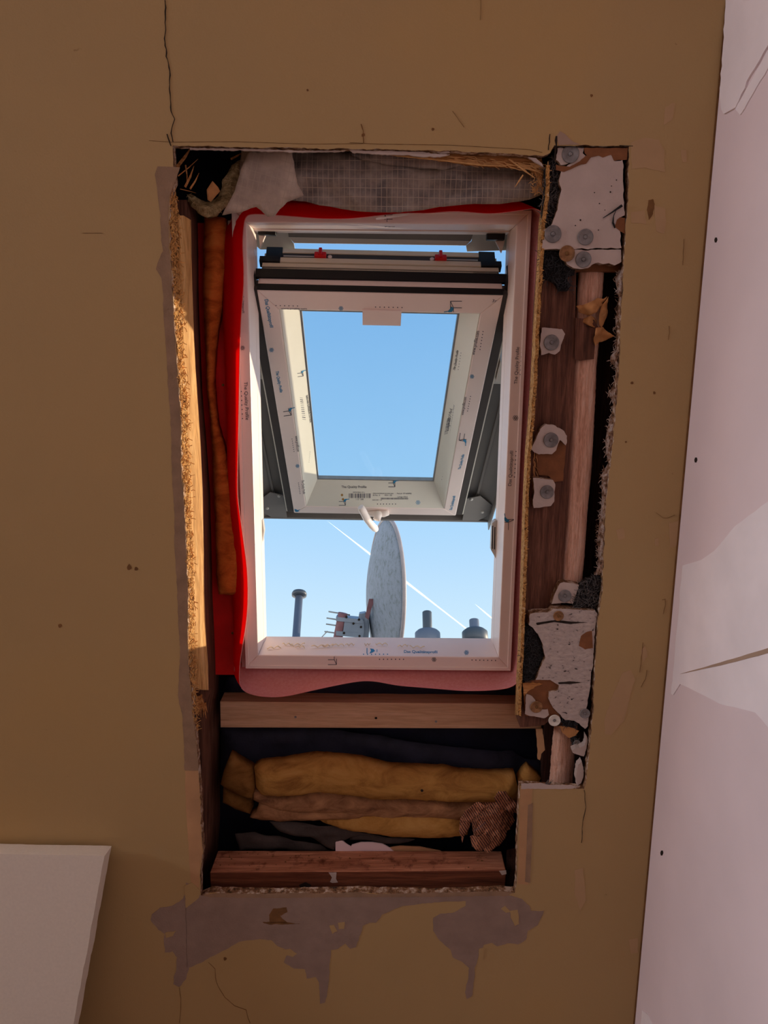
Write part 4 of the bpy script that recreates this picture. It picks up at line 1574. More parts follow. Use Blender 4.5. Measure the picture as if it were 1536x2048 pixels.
# torn plaster paper crumbs along the top edge
for px in ([(700, 300), (760, 302), (840, 303), (862, 307), (900, 309), (880, 314), (850, 313), (800, 309), (740, 307), (705, 305)], [(868, 300), (892, 298), (900, 305), (880, 308)], [(1056, 314), (1072, 316), (1084, 326), (1086, 334), (1078, 328), (1066, 322)], [(380, 296), (470, 297), (600, 301), (690, 302), (600, 304), (470, 300), (380, 299)]):
    slab('torn_board_paper', px, .006, .012, M['whiteplaster'], bk, .0016, .004, 3)

# ================================================================ INSULATION STRIP, LEFT
st = sheet_mb([(409, 430), (450, 436), (456, 470), (450, 520), (446, 570), (441, 620), (434, 660), (429, 700), (426, 760), (428, 800), (434, 850), (446, 890), (458, 940), (468, 980), (478, 1030), (485, 1080), (489, 1130),
               (487, 1180), (480, 1190), (458, 1191), (438, 1188), (433, 1150), (431, 1060), (428, 980), (424, 900), (418, 820), (412, 740), (408, 660), (406, 560), (406, 480)],
              .150, .007, lambda x, y, d: .022 * (1 - math.exp(-d / .010)) + .010 * nz((x, y * .5), 22, 4) + .004 * nz((x, y), 60, 5), .03, .0012, .008, 4).build('insulation_strip', M['wool_orange'])
tag(st, 'long orange glass wool strip hanging left of the window frame', 'insulation')
m = MB()
m.tube([P(x, y, .1445) for x, y in ((447, 745), (447, 775))], .0001, 4)
m = MB()
for x, y in ((446, 770), (465, 1266)):
    m.lathe(P(x, y, .1645), -W, [(.0001, .001), (.003, .001), (.003, 0)], 10)
m.build('frame_screw', M['stain'], win)
m = MB()
m.box((-.412, FV0 - .045, .19), (-.325, FV1 - .02, .194))
tag(m.build('red_underlay', M['redfilm']), 'deep red underlay strip between the left rafter and the window frame', 'underlay')

# ================================================================ RIGHT OF THE WINDOW
def jambr(name, front, wf, back, wb, mat, label=None, cat=None, shift=.008, amp=.0, n=140, parent=None):
    return jamb(name, front, wf, back, wb, mat, label, cat, -shift, n, amp, parent)


LB = [(1093, 330), (1090, 400), (1083, 450), (1081, 500), (1078, 560), (1073, 640), (1067, 760), (1061, 850), (1056, 900), (1051, 1000), (1048, 1100), (1045, 1200), (1041, 1300), (1037, 1380), (1036, 1430)]
LBb = [(x - 1 - 5, y) for x, y in LB]
lb = jambr('lining_board', LB, .004, [(x - 6, y) for x, y in LB], .085, M['woodwool'], 'thin rough board edge running down the right side of the window opening', 'board', .007, .0016)
random.seed(17)
m = MB()
lp = line(LB, .004, 200)
for i in range(260):
    p = lp[random.randrange(200)] + U * .003
    d = (V * random.uniform(-1, 1) + U * random.uniform(-.5, .5) + W * random.uniform(-.6, .1)).normalized()
    m.tube([p, p + d * .004, p + d * .007 + U * random.uniform(-.002, .002)], [.0008, .0007, .0003], 3, 0, False)
tag(m.build('board_fibres', M['fibre_gold'], lb), kind='stuff')

# the right rafter: flat dark brown face, the slot beside it with a rough round lath and a dark board behind
rr = slab('rafter', [(1088, 455), (1152, 455), (1152, 540), (1150, 640), (1150, 720), (1146, 840), (1138, 980), (1130, 1100), (1124, 1160), (1120, 1250), (1100, 1440), (1088, 1450), (1040, 1455), (1043, 1380), (1047, 1280), (1053, 1100), (1060, 900), (1071, 760), (1078, 600), (1086, 500)],
          .040, .10, M['rafter'], None, .0008, .02, 5)
tag(rr, 'flat faced dark brown rafter right of the window, under the washers', 'rafter')
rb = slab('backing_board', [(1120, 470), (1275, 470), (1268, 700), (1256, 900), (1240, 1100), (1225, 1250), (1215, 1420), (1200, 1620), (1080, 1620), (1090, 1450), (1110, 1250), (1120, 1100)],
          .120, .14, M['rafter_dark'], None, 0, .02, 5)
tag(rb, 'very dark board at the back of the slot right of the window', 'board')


def logm(px, w, r, mat, name, label, n=110, wob=.0016):
    c = [P(x, y, w) for x, y in px]
    c = resample(c, n)
    rs = r if isinstance(r, (list, tuple)) else [r, r]
    m = MB()
    K = 14
    vs = []
    for i, p in enumerate(c):
        f = i / (n - 1)
        R0 = rs[0] + (rs[1] - rs[0]) * f
        for k in range(K):
            t = 2 * PI * k / K
            rad = R0 * (1 + .06 * math.cos(2 * t)) + nz((math.cos(t), math.sin(t), f * 4), 2.2, 3) * wob * 1.6 + nz((math.cos(t), math.sin(t), f * 60), 3, 4) * wob * .6
            vs.append(p + U * rad * math.cos(t) + W * rad * .75 * math.sin(t))
    m.add(vs, [(i * K + k, i * K + (k + 1) % K, (i + 1) * K + (k + 1) % K, (i + 1) * K + k) for i in range(n - 1) for k in range(K)], 0, True)
    m.add(vs[:K], [tuple(range(K))])
    m.add(vs[-K:], [tuple(range(K))])
    return tag(m.build(name, mat), label, 'lath')


logm([(1183, 540), (1170, 720), (1161, 900), (1149, 1060), (1142, 1165)], .058, (.0245, .024), M['lath'], 'rough_lath', 'rough pinkish tan lath standing in the slot right of the window')
logm([(1132, 1448), (1125, 1520), (1121, 1575)], .085, (.026, .026), M['lath'], 'rough_lath', 'short reddish lath below the speckled plaster, bottom right of the opening')
# block crossing the slot
sb = slab('spacer_block', [(1151, 636), (1188, 640), (1200, 660), (1190, 690), (1188, 718), (1160, 722), (1149, 718)], .034, .0395, M['rafter'], None, .001, .01, 4)
tag(sb, 'dark brown wooden spacer block crossing the slot beside the torn paper', 'block')
slab('slot_header', [(1112, 510), (1250, 500), (1250, 544), (1150, 543), (1112, 545)], .036, .06, M['paperbrown'], rr, .001, .01, 4)

PL = {}


def plaster(name, px, mat, label, w0=.006, w1=.0215, amp=.002, seed=1, parent=None):
    o = slab(name, px, w0, w1, mat, parent, amp, .004, seed)
    if parent is None:
        tag(o, label, 'plaster')
    return o


big = plaster('plaster_remnant', [(1115, 296), (1168, 296), (1166, 306), (1172, 312), (1190, 306), (1200, 312), (1222, 308), (1230, 322), (1246, 320), (1247, 400), (1249, 430), (1236, 438), (1233, 450), (1240, 462), (1243, 496), (1084, 499), (1086, 462),
                                (1104, 448), (1112, 430), (1118, 400), (1122, 380), (1117, 362), (1124, 340), (1136, 330), (1148, 324), (1122, 330), (1112, 320)], [M['whiteplaster'], M['core']],
              'large off white plaster panel at the top right of the opening', .004, .03)
st2 = plaster('plaster_strip', [(1142, 500), (1242, 499), (1243, 524), (1230, 530), (1218, 526), (1206, 528), (1196, 526), (1184, 530), (1176, 537), (1160, 539), (1146, 536), (1134, 528), (1128, 514)], [M['whiteplaster'], M['core']],
              'narrow white plaster strip just under the large top right panel', .006, .032, .0016, 2)
s_a = plaster('plaster_scrap', [(1084, 655), (1098, 656), (1124, 658), (1130, 668), (1122, 690), (1120, 702), (1110, 709), (1098, 706), (1083, 710), (1080, 690)], [M['whiteplaster'], M['core']],
              'square white plaster scrap with one washer, level with the torn paper', .022, .0395, .0016, 3)
s_b = plaster('plaster_scrap', [(1080, 858), (1092, 848), (1106, 850), (1120, 856), (1128, 862), (1134, 872), (1132, 890), (1120, 880), (1112, 900), (1104, 908), (1078, 908), (1068, 905), (1062, 898), (1072, 878)], [M['whiteplaster'], M['core']],
              'ragged white plaster scrap over brown paper with a washer', .020, .0335, .0018, 4)
kp2 = slab('lining_paper', [(1072, 868), (1128, 866), (1132, 880), (1130, 920), (1126, 962), (1108, 964), (1098, 952), (1078, 950), (1074, 940), (1072, 905)], .034, .0395, M['paperbrown'], None, .0012, .005, 4)
tag(kp2, 'brown lining paper patch hanging under the ragged plaster scrap', 'paper')
m = MB()
for i in range(14):
    p = P(1068 + random.uniform(-2, 4), 905 + i * 3.4, .03)
    m.tube([p, p - V * .008 + U * random.uniform(-.002, .004), p - V * .014 + U * random.uniform(.0, .008)], [.0009, .0007, .0003], 4, 0, False)
tag(m.build('torn_paper_fringe', M['tornpaper'], kp2), kind='stuff')
s_c = plaster('plaster_scrap', [(1066, 956), (1086, 957), (1106, 960), (1110, 968), (1109, 1004), (1102, 1012), (1080, 1015), (1068, 1016), (1065, 1000), (1069, 985)], [M['whiteplaster'], M['core']],
              'rectangular white plaster scrap with one dark washer, below the brown paper', .020, .0395, .0014, 5)
s_d = plaster('plaster_scrap', [(1120, 1166), (1128, 1164), (1158, 1170), (1154, 1186), (1146, 1207), (1124, 1206), (1103, 1208), (1108, 1190)], [M['whiteplaster'], M['core']],
              'small slanted plaster scrap with a washer beside the dark fibre bundle', .018, .0395, .0012, 6)
sp = plaster('speckled_plaster', [(1060, 1228), (1068, 1226), (1100, 1224), (1106, 1217), (1140, 1218), (1190, 1221), (1194, 1228), (1190, 1260), (1188, 1300), (1186, 1330), (1182, 1345), (1181, 1372), (1176, 1400), (1172, 1418), (1178, 1430),
                                  (1176, 1452), (1170, 1458), (1158, 1448), (1148, 1441), (1130, 1440), (1120, 1430), (1106, 1415), (1096, 1396), (1098, 1385), (1116, 1380), (1118, 1370), (1100, 1360), (1072, 1360), (1080, 1338), (1090, 1316),
                                  (1086, 1290), (1076, 1268), (1064, 1254), (1058, 1250)], [M['speckled'], M['core']],
             'large speckled grey plaster panel at the lower right of the opening', .006, .032, .0014, 7)
slab('surface_groove', [(1072, 1246), (1110, 1240), (1140, 1243), (1175, 1245), (1140, 1248), (1108, 1244), (1074, 1250)], .0052, .0058, M['crack'], sp, .0006, .004, 2)
slab('surface_groove', [(1116, 1365), (1140, 1363), (1164, 1365), (1140, 1368), (1118, 1368)], .0052, .0058, M['crack'], sp, .0006, .004, 2)
slab('bare_brown_patch', [(1162, 1272), (1172, 1264), (1184, 1262), (1186, 1296), (1170, 1299), (1158, 1292)], .0052, .0059, M['paperbrown'], sp, .001, .004, 2)
pb2 = slab('lining_paper', [(1050, 1364), (1080, 1358), (1104, 1360), (1119, 1371), (1117, 1380), (1098, 1386), (1096, 1398), (1108, 1418), (1122, 1434), (1112, 1440), (1090, 1432), (1052, 1432), (1048, 1400)], .012, .030, M['paperbrown'], None, .0014, .005, 5)
tag(pb2, 'torn brown lining paper at the lower left corner of the speckled plaster', 'paper')
s_e = plaster('plaster_scrap', [(1053, 1388), (1064, 1392), (1070, 1400), (1072, 1420), (1096, 1418), (1098, 1430), (1088, 1436), (1060, 1432), (1050, 1428)], [M['whiteplaster'], M['core']],
              'dirty plaster scrap under the rust black washer at the lower right', .009, .0118, .0014, 8)
slab('torn_edge', [(1046, 1368), (1060, 1366), (1086, 1368), (1070, 1374), (1056, 1384), (1048, 1392)], .008, .0115, M['splinter'], pb2, .002, .003, 3)
slab('bare_brown_patch', [(1112, 330), (1140, 334), (1160, 322), (1178, 308), (1190, 304), (1200, 310), (1182, 314), (1172, 326), (1150, 334), (1128, 344), (1112, 340)], .0030, .0038, M['paperbrown'], big, .0014, .004, 2)
slab('bare_brown_patch', [(1168, 296), (1256, 296), (1254, 320), (1236, 320), (1228, 322), (1222, 309), (1206, 314), (1194, 308), (1176, 312), (1170, 306)], .0035, .0038, M['paperbrown'], big, .0014, .004, 2)
slab('bare_brown_patch', [(1234, 440), (1240, 435), (1250, 436), (1250, 468), (1240, 462), (1230, 452)], .0030, .0038, M['paperbrown'], big, .001, .004, 2)
m = MB()
m.tube([P(1206, 436, .0015), P(1225, 424, .0), P(1244, 411, -.002)], [.0007, .0016, .0030], 6)
tag(m.build('cable_stub', M['rubber']), 'black tapered cable stub lying on the large top right plaster panel', 'cable')
m = MB()
m.tube([P(1232, 421, .0015), P(1227, 432, .0005), P(1226, 445, .001), P(1230, 456, .002)], [.0006, .0008, .0020, .0012], 6)
tag(m.build('wire_end', M['rubber']), 'thin bent black wire end below the cable stub', 'wire')
for x, y, r in ((1233, 360, 1.3), (1223, 372, 1), (1221, 384, 1.6), (1189, 385, 1.2), (1199, 407, 1.3), (1161, 440, 1.8), (1210, 420, 1), (1151, 451, 1.2), (1197, 460, 1.2)):
    slab('dark_speck', dot(x, y, r), .0032, .0039, M['crack'], big, 0)
# washers holding the old plaster
WS = [(1141, 308, 16, .0025, 'washer', 'rust stained washer at the very top right of the opening'), (1106, 468, 16, .0025, 'washer', 'smooth grey washer at the lower left corner of the large plaster panel'),
      (1171, 474, 15, .0025, 'washer', 'dented grey washer near the bottom edge of the large plaster panel'), (1134, 507, 15, .0015, 'washer_rust', 'rusty orange washer at the left end of the narrow plaster strip'),
      (1167, 519, 15, .0045, 'washer', 'dark dented washer on the narrow plaster strip'), (1103, 685, 15, .0205, 'washer', 'concentric grey washer on the square plaster scrap'),
      (1102, 880, 15, .0185, 'washer', 'plaster smeared washer on the ragged scrap over brown paper'), (1094, 984, 14, .0185, 'washer', 'ridged dark washer on the rectangular plaster scrap'),
      (1130, 1192, 13.5, .0165, 'washer', 'scratched washer on the small slanted plaster scrap'), (1117, 1232, 11, .0045, 'washer_rust', 'half buried washer at the top edge of the speckled plaster'),
      (1073, 1414, 13.5, .0065, 'washer_rust', 'black rusted washer with a plaster crumb, lower left of the speckled plaster'), (1109, 1441, 13, .0045, 'white', 'clean pale round washer below the torn brown paper'),
      (1170, 1427, 11, .0045, 'washer', 'grey washer half hidden at the right edge of the speckled plaster'), (1154, 1487, 8, .030, 'washer', 'small grey washer above the short reddish lath')]
for i, (x, y, rpx, w, mt_, lab) in enumerate(WS):
    c = P(x, y, w)
    r = rpx * (DIST * math.cos(TILT) + w) / FPX
    ax = (-W + U * random.uniform(-.06, .06) + V * random.uniform(-.06, .06)).normalized()
    ws = empty('washer', c)
    m = MB()
    m.lathe(c, ax, [(.0001, -.0002), (r * .28, -.0002), (r * .34, .0010), (r * .55, .0002), (r * .6, .0009), (r * .85, .0006), (r * .93, .0016), (r, .0010), (r, -.0012)], 28)
    m.build('disc', M['beigew'] if mt_ == 'white' and 'beigew' in M else M['bead'] if mt_ == 'white' else M[mt_], ws)
    m = MB()
    m.lathe(c, ax, [(.0001, .0024), (r * .16, .0022), (r * .24, .0008), (r * .24, -.0002)], 14)
    m.build('screw_head', M['washer'] if mt_ != 'washer_rust' else M['stain'], ws)
    tag(ws, lab, 'washer', 'washers holding the old plaster')


# dark wood wool fibres
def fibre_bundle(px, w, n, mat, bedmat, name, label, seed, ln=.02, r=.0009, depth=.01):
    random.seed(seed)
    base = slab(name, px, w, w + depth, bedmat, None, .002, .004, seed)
    tag(base, label, 'wood fibres')
    pts = [uv(x, y, w) for x, y in px]
    xs, ys = [p[0] for p in pts], [p[1] for p in pts]
    m = MB()
    k = 0
    while k < n:
        q = (random.uniform(min(xs), max(xs)), random.uniform(min(ys), max(ys)))
        if not inside(q, pts):
            continue
        k += 1
        p = L(q[0], q[1], w - random.uniform(0, .004))
        t = random.uniform(0, 2 * PI)
        d = U * math.cos(t) + V * math.sin(t)
        pp = [p]
        for j in range(4):
            d = (d + U * random.uniform(-.5, .5) + V * random.uniform(-.5, .5) + W * random.uniform(-.25, .25)).normalized()
            pp.append(pp[-1] + d * ln / 4)
        m.tube(pp, r, 3, 0, False, .5)
    tag(m.build('curly_fibres', mat, base), kind='stuff')
    return base


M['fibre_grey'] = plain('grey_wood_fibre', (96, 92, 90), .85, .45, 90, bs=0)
fibre_bundle([(1089, 340), (1096, 322), (1108, 318), (1114, 326), (1122, 340), (1116, 362), (1121, 384), (1117, 410), (1112, 436), (1104, 450), (1086, 462), (1084, 430), (1088, 390)], .016, 210, M['fibre_grey'], M['fibre_bed'], 'wood_wool_patch', 'dark wood wool column left of the large plaster panel', 5, .014)
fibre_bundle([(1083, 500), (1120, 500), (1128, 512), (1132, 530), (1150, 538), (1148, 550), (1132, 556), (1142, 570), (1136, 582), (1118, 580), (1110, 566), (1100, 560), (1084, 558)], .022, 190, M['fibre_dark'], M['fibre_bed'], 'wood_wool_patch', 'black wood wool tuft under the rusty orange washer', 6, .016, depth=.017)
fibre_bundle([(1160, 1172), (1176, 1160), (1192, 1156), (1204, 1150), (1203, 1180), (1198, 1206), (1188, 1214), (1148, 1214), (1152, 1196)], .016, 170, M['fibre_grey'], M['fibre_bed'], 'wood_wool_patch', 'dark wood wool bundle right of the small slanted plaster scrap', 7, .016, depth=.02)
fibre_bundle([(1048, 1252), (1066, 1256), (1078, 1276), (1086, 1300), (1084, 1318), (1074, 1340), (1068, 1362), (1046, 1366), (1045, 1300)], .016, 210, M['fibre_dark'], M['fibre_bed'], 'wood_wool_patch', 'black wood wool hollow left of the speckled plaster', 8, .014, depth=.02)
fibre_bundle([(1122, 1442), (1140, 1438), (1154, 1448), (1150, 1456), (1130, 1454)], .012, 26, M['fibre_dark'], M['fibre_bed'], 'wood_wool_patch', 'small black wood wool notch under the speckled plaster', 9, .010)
fibre_bundle([(1142, 1480), (1152, 1474), (1158, 1480), (1158, 1494), (1146, 1494)], .034, 30, M['fibre_grey'], M['fibre_bed'], 'wood_wool_patch', 'small wood wool clump around the lowest washer', 10, .008)
slab('torn_paper_curl', [(1118, 1452), (1140, 1453), (1158, 1462), (1150, 1472), (1138, 1476), (1124, 1464)], .024, .027, M['tornpaper'], pb2, .001, .005, 3)
# ragged white fringe down the right edge of the opening
fr_px = [(1242, 540), (1238, 560), (1240, 600), (1236, 640), (1240, 680), (1234, 700), (1226, 712), (1228, 722), (1236, 740), (1232, 770), (1224, 786), (1230, 810), (1222, 850), (1218, 880), (1214, 905), (1222, 925), (1210, 950), (1206, 980), (1208, 1010), (1204, 1060), (1198, 1100), (1202, 1130), (1196, 1150)]
fr_in = [(x - 5 - 3 * math.sin(i * 2.1), y) for i, (x, y) in enumerate(fr_px)]
fringe = jamb('plaster_fringe', [(x + 4, y) for x, y in fr_px], .006, fr_in, .03, M['fringe'], None, None, -.004, 220, .0045, parent=bk)
random.seed(41)
m = MB()
ff = line(fr_in, .02, 200)
for i in range(150):
    p = ff[random.randrange(200)]
    d = (V * random.uniform(-1, 1) - U * random.uniform(0, .9) + W * random.uniform(-.4, .3)).normalized()
    m.tube([p, p + d * .004, p + d * .008 + V * random.uniform(-.003, .003)], [.0009, .0007, .0003], 3, 0, False)
tag(m.build('fringe_fibres', M['fringe'], fringe), kind='stuff')
for px in ([(1160, 1496), (1170, 1490), (1172, 1470), (1176, 1480), (1172, 1500), (1168, 1512), (1158, 1510), (1146, 1506), (1144, 1500), (1152, 1496)], [(1156, 1530), (1164, 1522), (1168, 1548), (1162, 1566), (1154, 1572), (1152, 1556)]):
    slab('plaster_crumb', px, .012, .03, M['whiteplaster'], bk, .0016, .004, 3)
slab('torn_top_paper', [(1042, 1568), (1080, 1566), (1100, 1570), (1140, 1570), (1160, 1574), (1140, 1578), (1042, 1578)], -.001, .0, M['whiteplaster'], wall, .0016, .004, 3)
m = MB()
for i in range(9):
    p = P(1090 + random.uniform(-3, 8), 1572, .002)
    m.tube([p, p + V * random.uniform(.005, .02) + U * random.uniform(-.002, .014) - W * .004], [.0012, .0004], 4)
tag(m.build('fibre_tuft', M['fibre_grey']), 'small grey fibre tuft on the ledge below the short reddish lath', 'fibre tuft')

# torn kraft paper in the slot
tps = [([(1152, 612), (1164, 610), (1180, 604), (1194, 596), (1206, 598), (1214, 592), (1204, 610), (1192, 624), (1178, 632), (1170, 628), (1158, 624)], .028, 'curled torn kraft paper at the top of the slot paper wad'),
       ([(1204, 610), (1214, 594), (1215, 626), (1208, 645), (1202, 656), (1206, 664), (1198, 650), (1196, 630)], .032, 'narrow torn kraft paper strip standing at the right of the wad'),
       ([(1162, 640), (1180, 632), (1192, 636), (1196, 646), (1188, 656), (1172, 650)], .033, 'dark folded kraft paper in the middle of the wad'),
       ([(1188, 656), (1206, 654), (1216, 664), (1227, 672), (1214, 680), (1200, 684), (1190, 692), (1186, 676)], .028, 'lower triangular kraft paper flap pointing right')]
for i, (px, w, lab) in enumerate(tps):
    o = sheet_mb(px, w, .004, (lambda s: (lambda x, y, d: .018 * nz((x, y), 45, s) + .012 * abs(nz((x, y), 90, s + 3))))(i + 2), .001, .0012, .004, i).build('torn_kraft_paper', M['tornpaper'])
    tag(o, lab, 'paper', 'torn kraft paper in the slot')
o = sheet_mb([(1172, 542), (1186, 543), (1202, 543), (1200, 575), (1196, 610), (1190, 600), (1188, 570), (1178, 556)], .062, .004, lambda x, y, d: .008 * min(1, d / .006) + .004 * nz((x, y), 120, 3), .01, .0014, .004, 4).build('mineral_wool_tuft', M['wool_pale'])
tag(o, 'yellowish mineral wool tuft beside the top of the rough lath', 'insulation tuft')

# ================================================================ BELOW THE WINDOW
nb = empty('new_batten', P(740, 1456, .165))
tag(nb, 'clean new softwood batten fixed right below the window', 'batten')
m = MB()
a = [P(440, 1403, .165), P(1083, 1408, .165), P(1083, 1457.5, .165), P(441, 1455, .165)]
m.prism(a, [p + W * .052 for p in a])
m.build('board', M['newwood'], nb, .0012)
for x, y in ((591, 1434), (872, 1443), (752, 1436)):
    m = MB()
    m.lathe(P(x, y, .1648), -W, [(.0001, .0003), (.0012, .0004), (.0026, .0012), (.003, .0008), (.003, 0)], 12)
    m.build('screw', M['steel'] if x != 752 else M['crack'], nb)
m = MB()
m.prism([P(x, y, .115) for x, y in ((1034, 1378), (1042, 1392), (1043, 1452), (1033, 1440))], [P(x, y, .115) + W * .04 + U * .006 for x, y in ((1034, 1378), (1042, 1392), (1043, 1452), (1033, 1440))])
tag(m.build('batten_end', M['plank']), 'pale cut end of a small batten at the right end of the new batten', 'batten end')
m = MB()
m.box((-.37, -.50, .2165), (.34, FV0 + .0, .2185))
for x in (0,):
    pass
fs = sheet_mb([(455, 1352), (1050, 1352), (1060, 1390), (1035, 1402), (440, 1402)], .215, .02, wavy(.004, 12, 3), .002, .001, .02, 2)
tag(fs.build('roofing_felt', M['felt']), 'dark roofing felt strip visible between the collar and the new batten', 'felt')
fs = sheet_mb([(442, 1450), (560, 1450), (640, 1458), (760, 1468), (830, 1482), (900, 1494), (980, 1503), (1025, 1503), (1050, 1520), (1105, 1528), (1100, 1560), (1000, 1570), (440, 1572)], .222, .014,
              lambda x, y, d: .016 * min(1, d / .03) + .016 * nz((x, y * 2), 9, 5) + .004 * nz((x, y), 40, 2), .002, .002, .012, 3)
tag(fs.build('roofing_felt', M['felt_fold']), 'sagging loose roofing felt above the yellow glass wool', 'felt')
# glass wool
def pillow(h, seed, f=16, a=.006, k=.012):
    return lambda x, y, d: h * (1 - math.exp(-d / k)) + a * nz((x, y * 2.2), f, seed) + a * .35 * nz((x, y), 60, seed + 1)


gw = [([(508, 1536), (520, 1530), (560, 1526), (600, 1519), (632, 1515), (680, 1518), (724, 1523), (760, 1533), (780, 1537), (850, 1540), (890, 1541), (920, 1548), (980, 1551), (1030, 1549), (1036, 1575), (1036, 1602), (980, 1604), (900, 1602), (800, 1597), (740, 1596), (690, 1588),
        (640, 1582), (600, 1588), (560, 1592), (522, 1590), (512, 1575)], .125, .034, 'wool', 'top yellow layer of the folded glass wool below the new batten', 1, .004),
      ([(506, 1578), (522, 1586), (560, 1589), (600, 1585), (640, 1580), (700, 1586), (780, 1594), (900, 1600), (1000, 1604), (1010, 1640), (900, 1640), (800, 1637), (720, 1634), (660, 1628), (600, 1626), (540, 1616), (506, 1602)], .130, .026, 'wool_fluff', 'fluffy tan middle layer of the folded glass wool', 2, .006),
      ([(500, 1634), (512, 1626), (518, 1606), (560, 1616), (620, 1622), (700, 1614), (760, 1622), (720, 1638), (660, 1640), (560, 1644), (520, 1641)], .118, .014, 'wool_fluff', 'pinkish left lobe of the glass wool under its middle layer', 3, .004),
      ([(640, 1642), (700, 1630), (760, 1624), (840, 1626), (900, 1630), (940, 1640), (935, 1670), (880, 1675), (800, 1674), (740, 1667), (680, 1656)], .120, .026, 'wool', 'lowest rounded yellow layer of the glass wool', 4, .004),
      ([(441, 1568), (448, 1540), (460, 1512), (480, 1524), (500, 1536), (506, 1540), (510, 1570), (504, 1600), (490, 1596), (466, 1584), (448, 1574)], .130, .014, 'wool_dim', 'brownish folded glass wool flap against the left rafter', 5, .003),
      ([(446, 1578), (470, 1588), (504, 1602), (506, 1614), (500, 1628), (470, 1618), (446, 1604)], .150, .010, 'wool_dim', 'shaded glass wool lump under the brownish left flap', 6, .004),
      ([(1036, 1562), (1046, 1546), (1056, 1536), (1068, 1546), (1082, 1556), (1076, 1572), (1040, 1578)], .125, .014, 'wool', 'small yellow glass wool corner peeking out at the right end', 7, .003)]
for px, w, h, mt_, lab, sd_, amp_ in gw:
    o = sheet_mb(px, w, .008, pillow(h, sd_, a=amp_ * 1.3), .03, .0014, .008, sd_).build('glass_wool', M[mt_])
    tag(o, lab, 'insulation', 'folded glass wool below the window')
m = MB()
m.lathe(P(844, 1581, .091), -W, [(.0001, .002), (.003, .0015), (.0035, 0)], 8)
m.build('dark_speck', M['crack'], bpy.data.objects['glass_wool'])
# grey rags
for px, w, lab, sd_ in (([(540, 1640), (600, 1646), (680, 1654), (740, 1668), (700, 1674), (672, 1690), (668, 1700), (620, 1676), (560, 1662)], .128, 'grey cloth fold under the left part of the glass wool', 1),
                        ([(700, 1668), (760, 1672), (830, 1678), (800, 1690), (740, 1684), (700, 1680)], .134, 'grey cloth fold behind the pale plastic cards', 2),
                        ([(470, 1668), (510, 1664), (545, 1672), (640, 1690), (660, 1702), (480, 1702)], .150, 'dark brownish rag in the lower left of the cavity', 3)):
    o = sheet_mb(px, w, .007, (lambda s: (lambda x, y, d: .010 * nz((x * .6, y * 2), 30, s) + .006 * min(1, d / .01)))(sd_), .002, .0012, .008, sd_).build('rag', M['greycloth'])
    tag(o, lab, 'cloth')
# pale rounded plastic offcuts standing behind the beam
for px, w, lab, d in (([(671, 1704), (671, 1682), (676, 1678), (682, 1680), (696, 1690), (706, 1696), (704, 1704)], .126, 'small pointed pale plastic offcut behind the left middle of the beam', .003),
                      ([(696, 1704), (704, 1690), (722, 1685), (745, 1685), (765, 1688), (780, 1696), (790, 1706)], .128, 'wide rounded pale plastic offcut behind the middle of the beam', .003),
                      ([(776, 1696), (800, 1692), (840, 1694), (880, 1702), (890, 1708), (780, 1708)], .132, 'low brownish plastic offcut behind the beam, right of the wide one', .003)):
    o = slab('plastic_offcut', px, w, w + d, M['undercoat'] if 'low' in lab else M['gypsum'], None, .0003, .004, 3)
    tag(o, lab, 'offcut')
# the old beam at the bottom
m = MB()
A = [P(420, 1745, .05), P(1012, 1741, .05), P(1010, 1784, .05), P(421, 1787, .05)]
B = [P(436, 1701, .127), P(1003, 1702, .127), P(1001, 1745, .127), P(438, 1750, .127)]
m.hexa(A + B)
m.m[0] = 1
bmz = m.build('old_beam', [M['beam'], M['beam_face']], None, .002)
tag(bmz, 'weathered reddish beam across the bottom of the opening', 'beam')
slab('white_smear', [(657, 1745), (673, 1745), (672, 1758), (676, 1765), (664, 1766), (660, 1764), (664, 1755)], .0493, .0499, M['whiteplaster'], bmz, .0006, .003, 2)
slab('white_smear', [(998, 1742), (1012, 1741), (1013, 1748), (1004, 1750)], .0490, .0499, M['whiteplaster'], bmz, .0008, .003, 2)
slab('knot', [(598, 1770), (612, 1764), (622, 1770), (616, 1780), (604, 1780)], .0493, .0499, M['crack'], bmz, .001, .003, 2)
random.seed(12)
m = MB()
for i in range(46):
    x = random.uniform(432, 990)
    f = random.random()
    p = A[0].lerp(A[1], (x - 420) / 592).lerp(B[0].lerp(B[1], (x - 420) / 592), .1 + .8 * f) + V * .0008
    s = random.uniform(.0008, .0025)
    m.add([p + U * s, p - U * s, p + W * s, p - W * s, p + V * s, p - V * s], [(0, 2, 4), (2, 1, 4), (1, 3, 4), (3, 0, 4), (2, 0, 5), (1, 2, 5), (3, 1, 5), (0, 3, 5)])
tag(m.build('grit', M['stain'], bmz), kind='stuff')
# strips of plaster clinging along the bottom of the beam
slab('ragged_sill_edge', [(404, 1790), (440, 1787), (520, 1789), (600, 1786), (640, 1788), (720, 1785), (740, 1789), (860, 1786), (1012, 1783), (1026, 1786), (1012, 1792), (860, 1794), (700, 1794), (560, 1796), (420, 1795)], -.0012, .0, M['grey_plaster'], wall, .002, .004, 7)
m = MB()
m.hexa([P(1013, 1700, .09), P(1034, 1695, .09), P(1034, 1790, .06), P(1012, 1790, .06), P(1013, 1700, .16), P(1034, 1695, .16), P(1034, 1790, .13), P(1012, 1790, .13)])
tag(m.build('dark_stud_end', M['rafter_dark']), 'dark wooden stud end in the gap right of the old beam', 'stud')
m = MB()
m.hexa([P(1070, 1456, .20), P(1104, 1456, .20), P(1104, 1545, .20), P(1086, 1545, .20)] + [p + W * .01 for p in (P(1070, 1456, .20), P(1104, 1456, .20), P(1104, 1545, .20), P(1086, 1545, .20))])
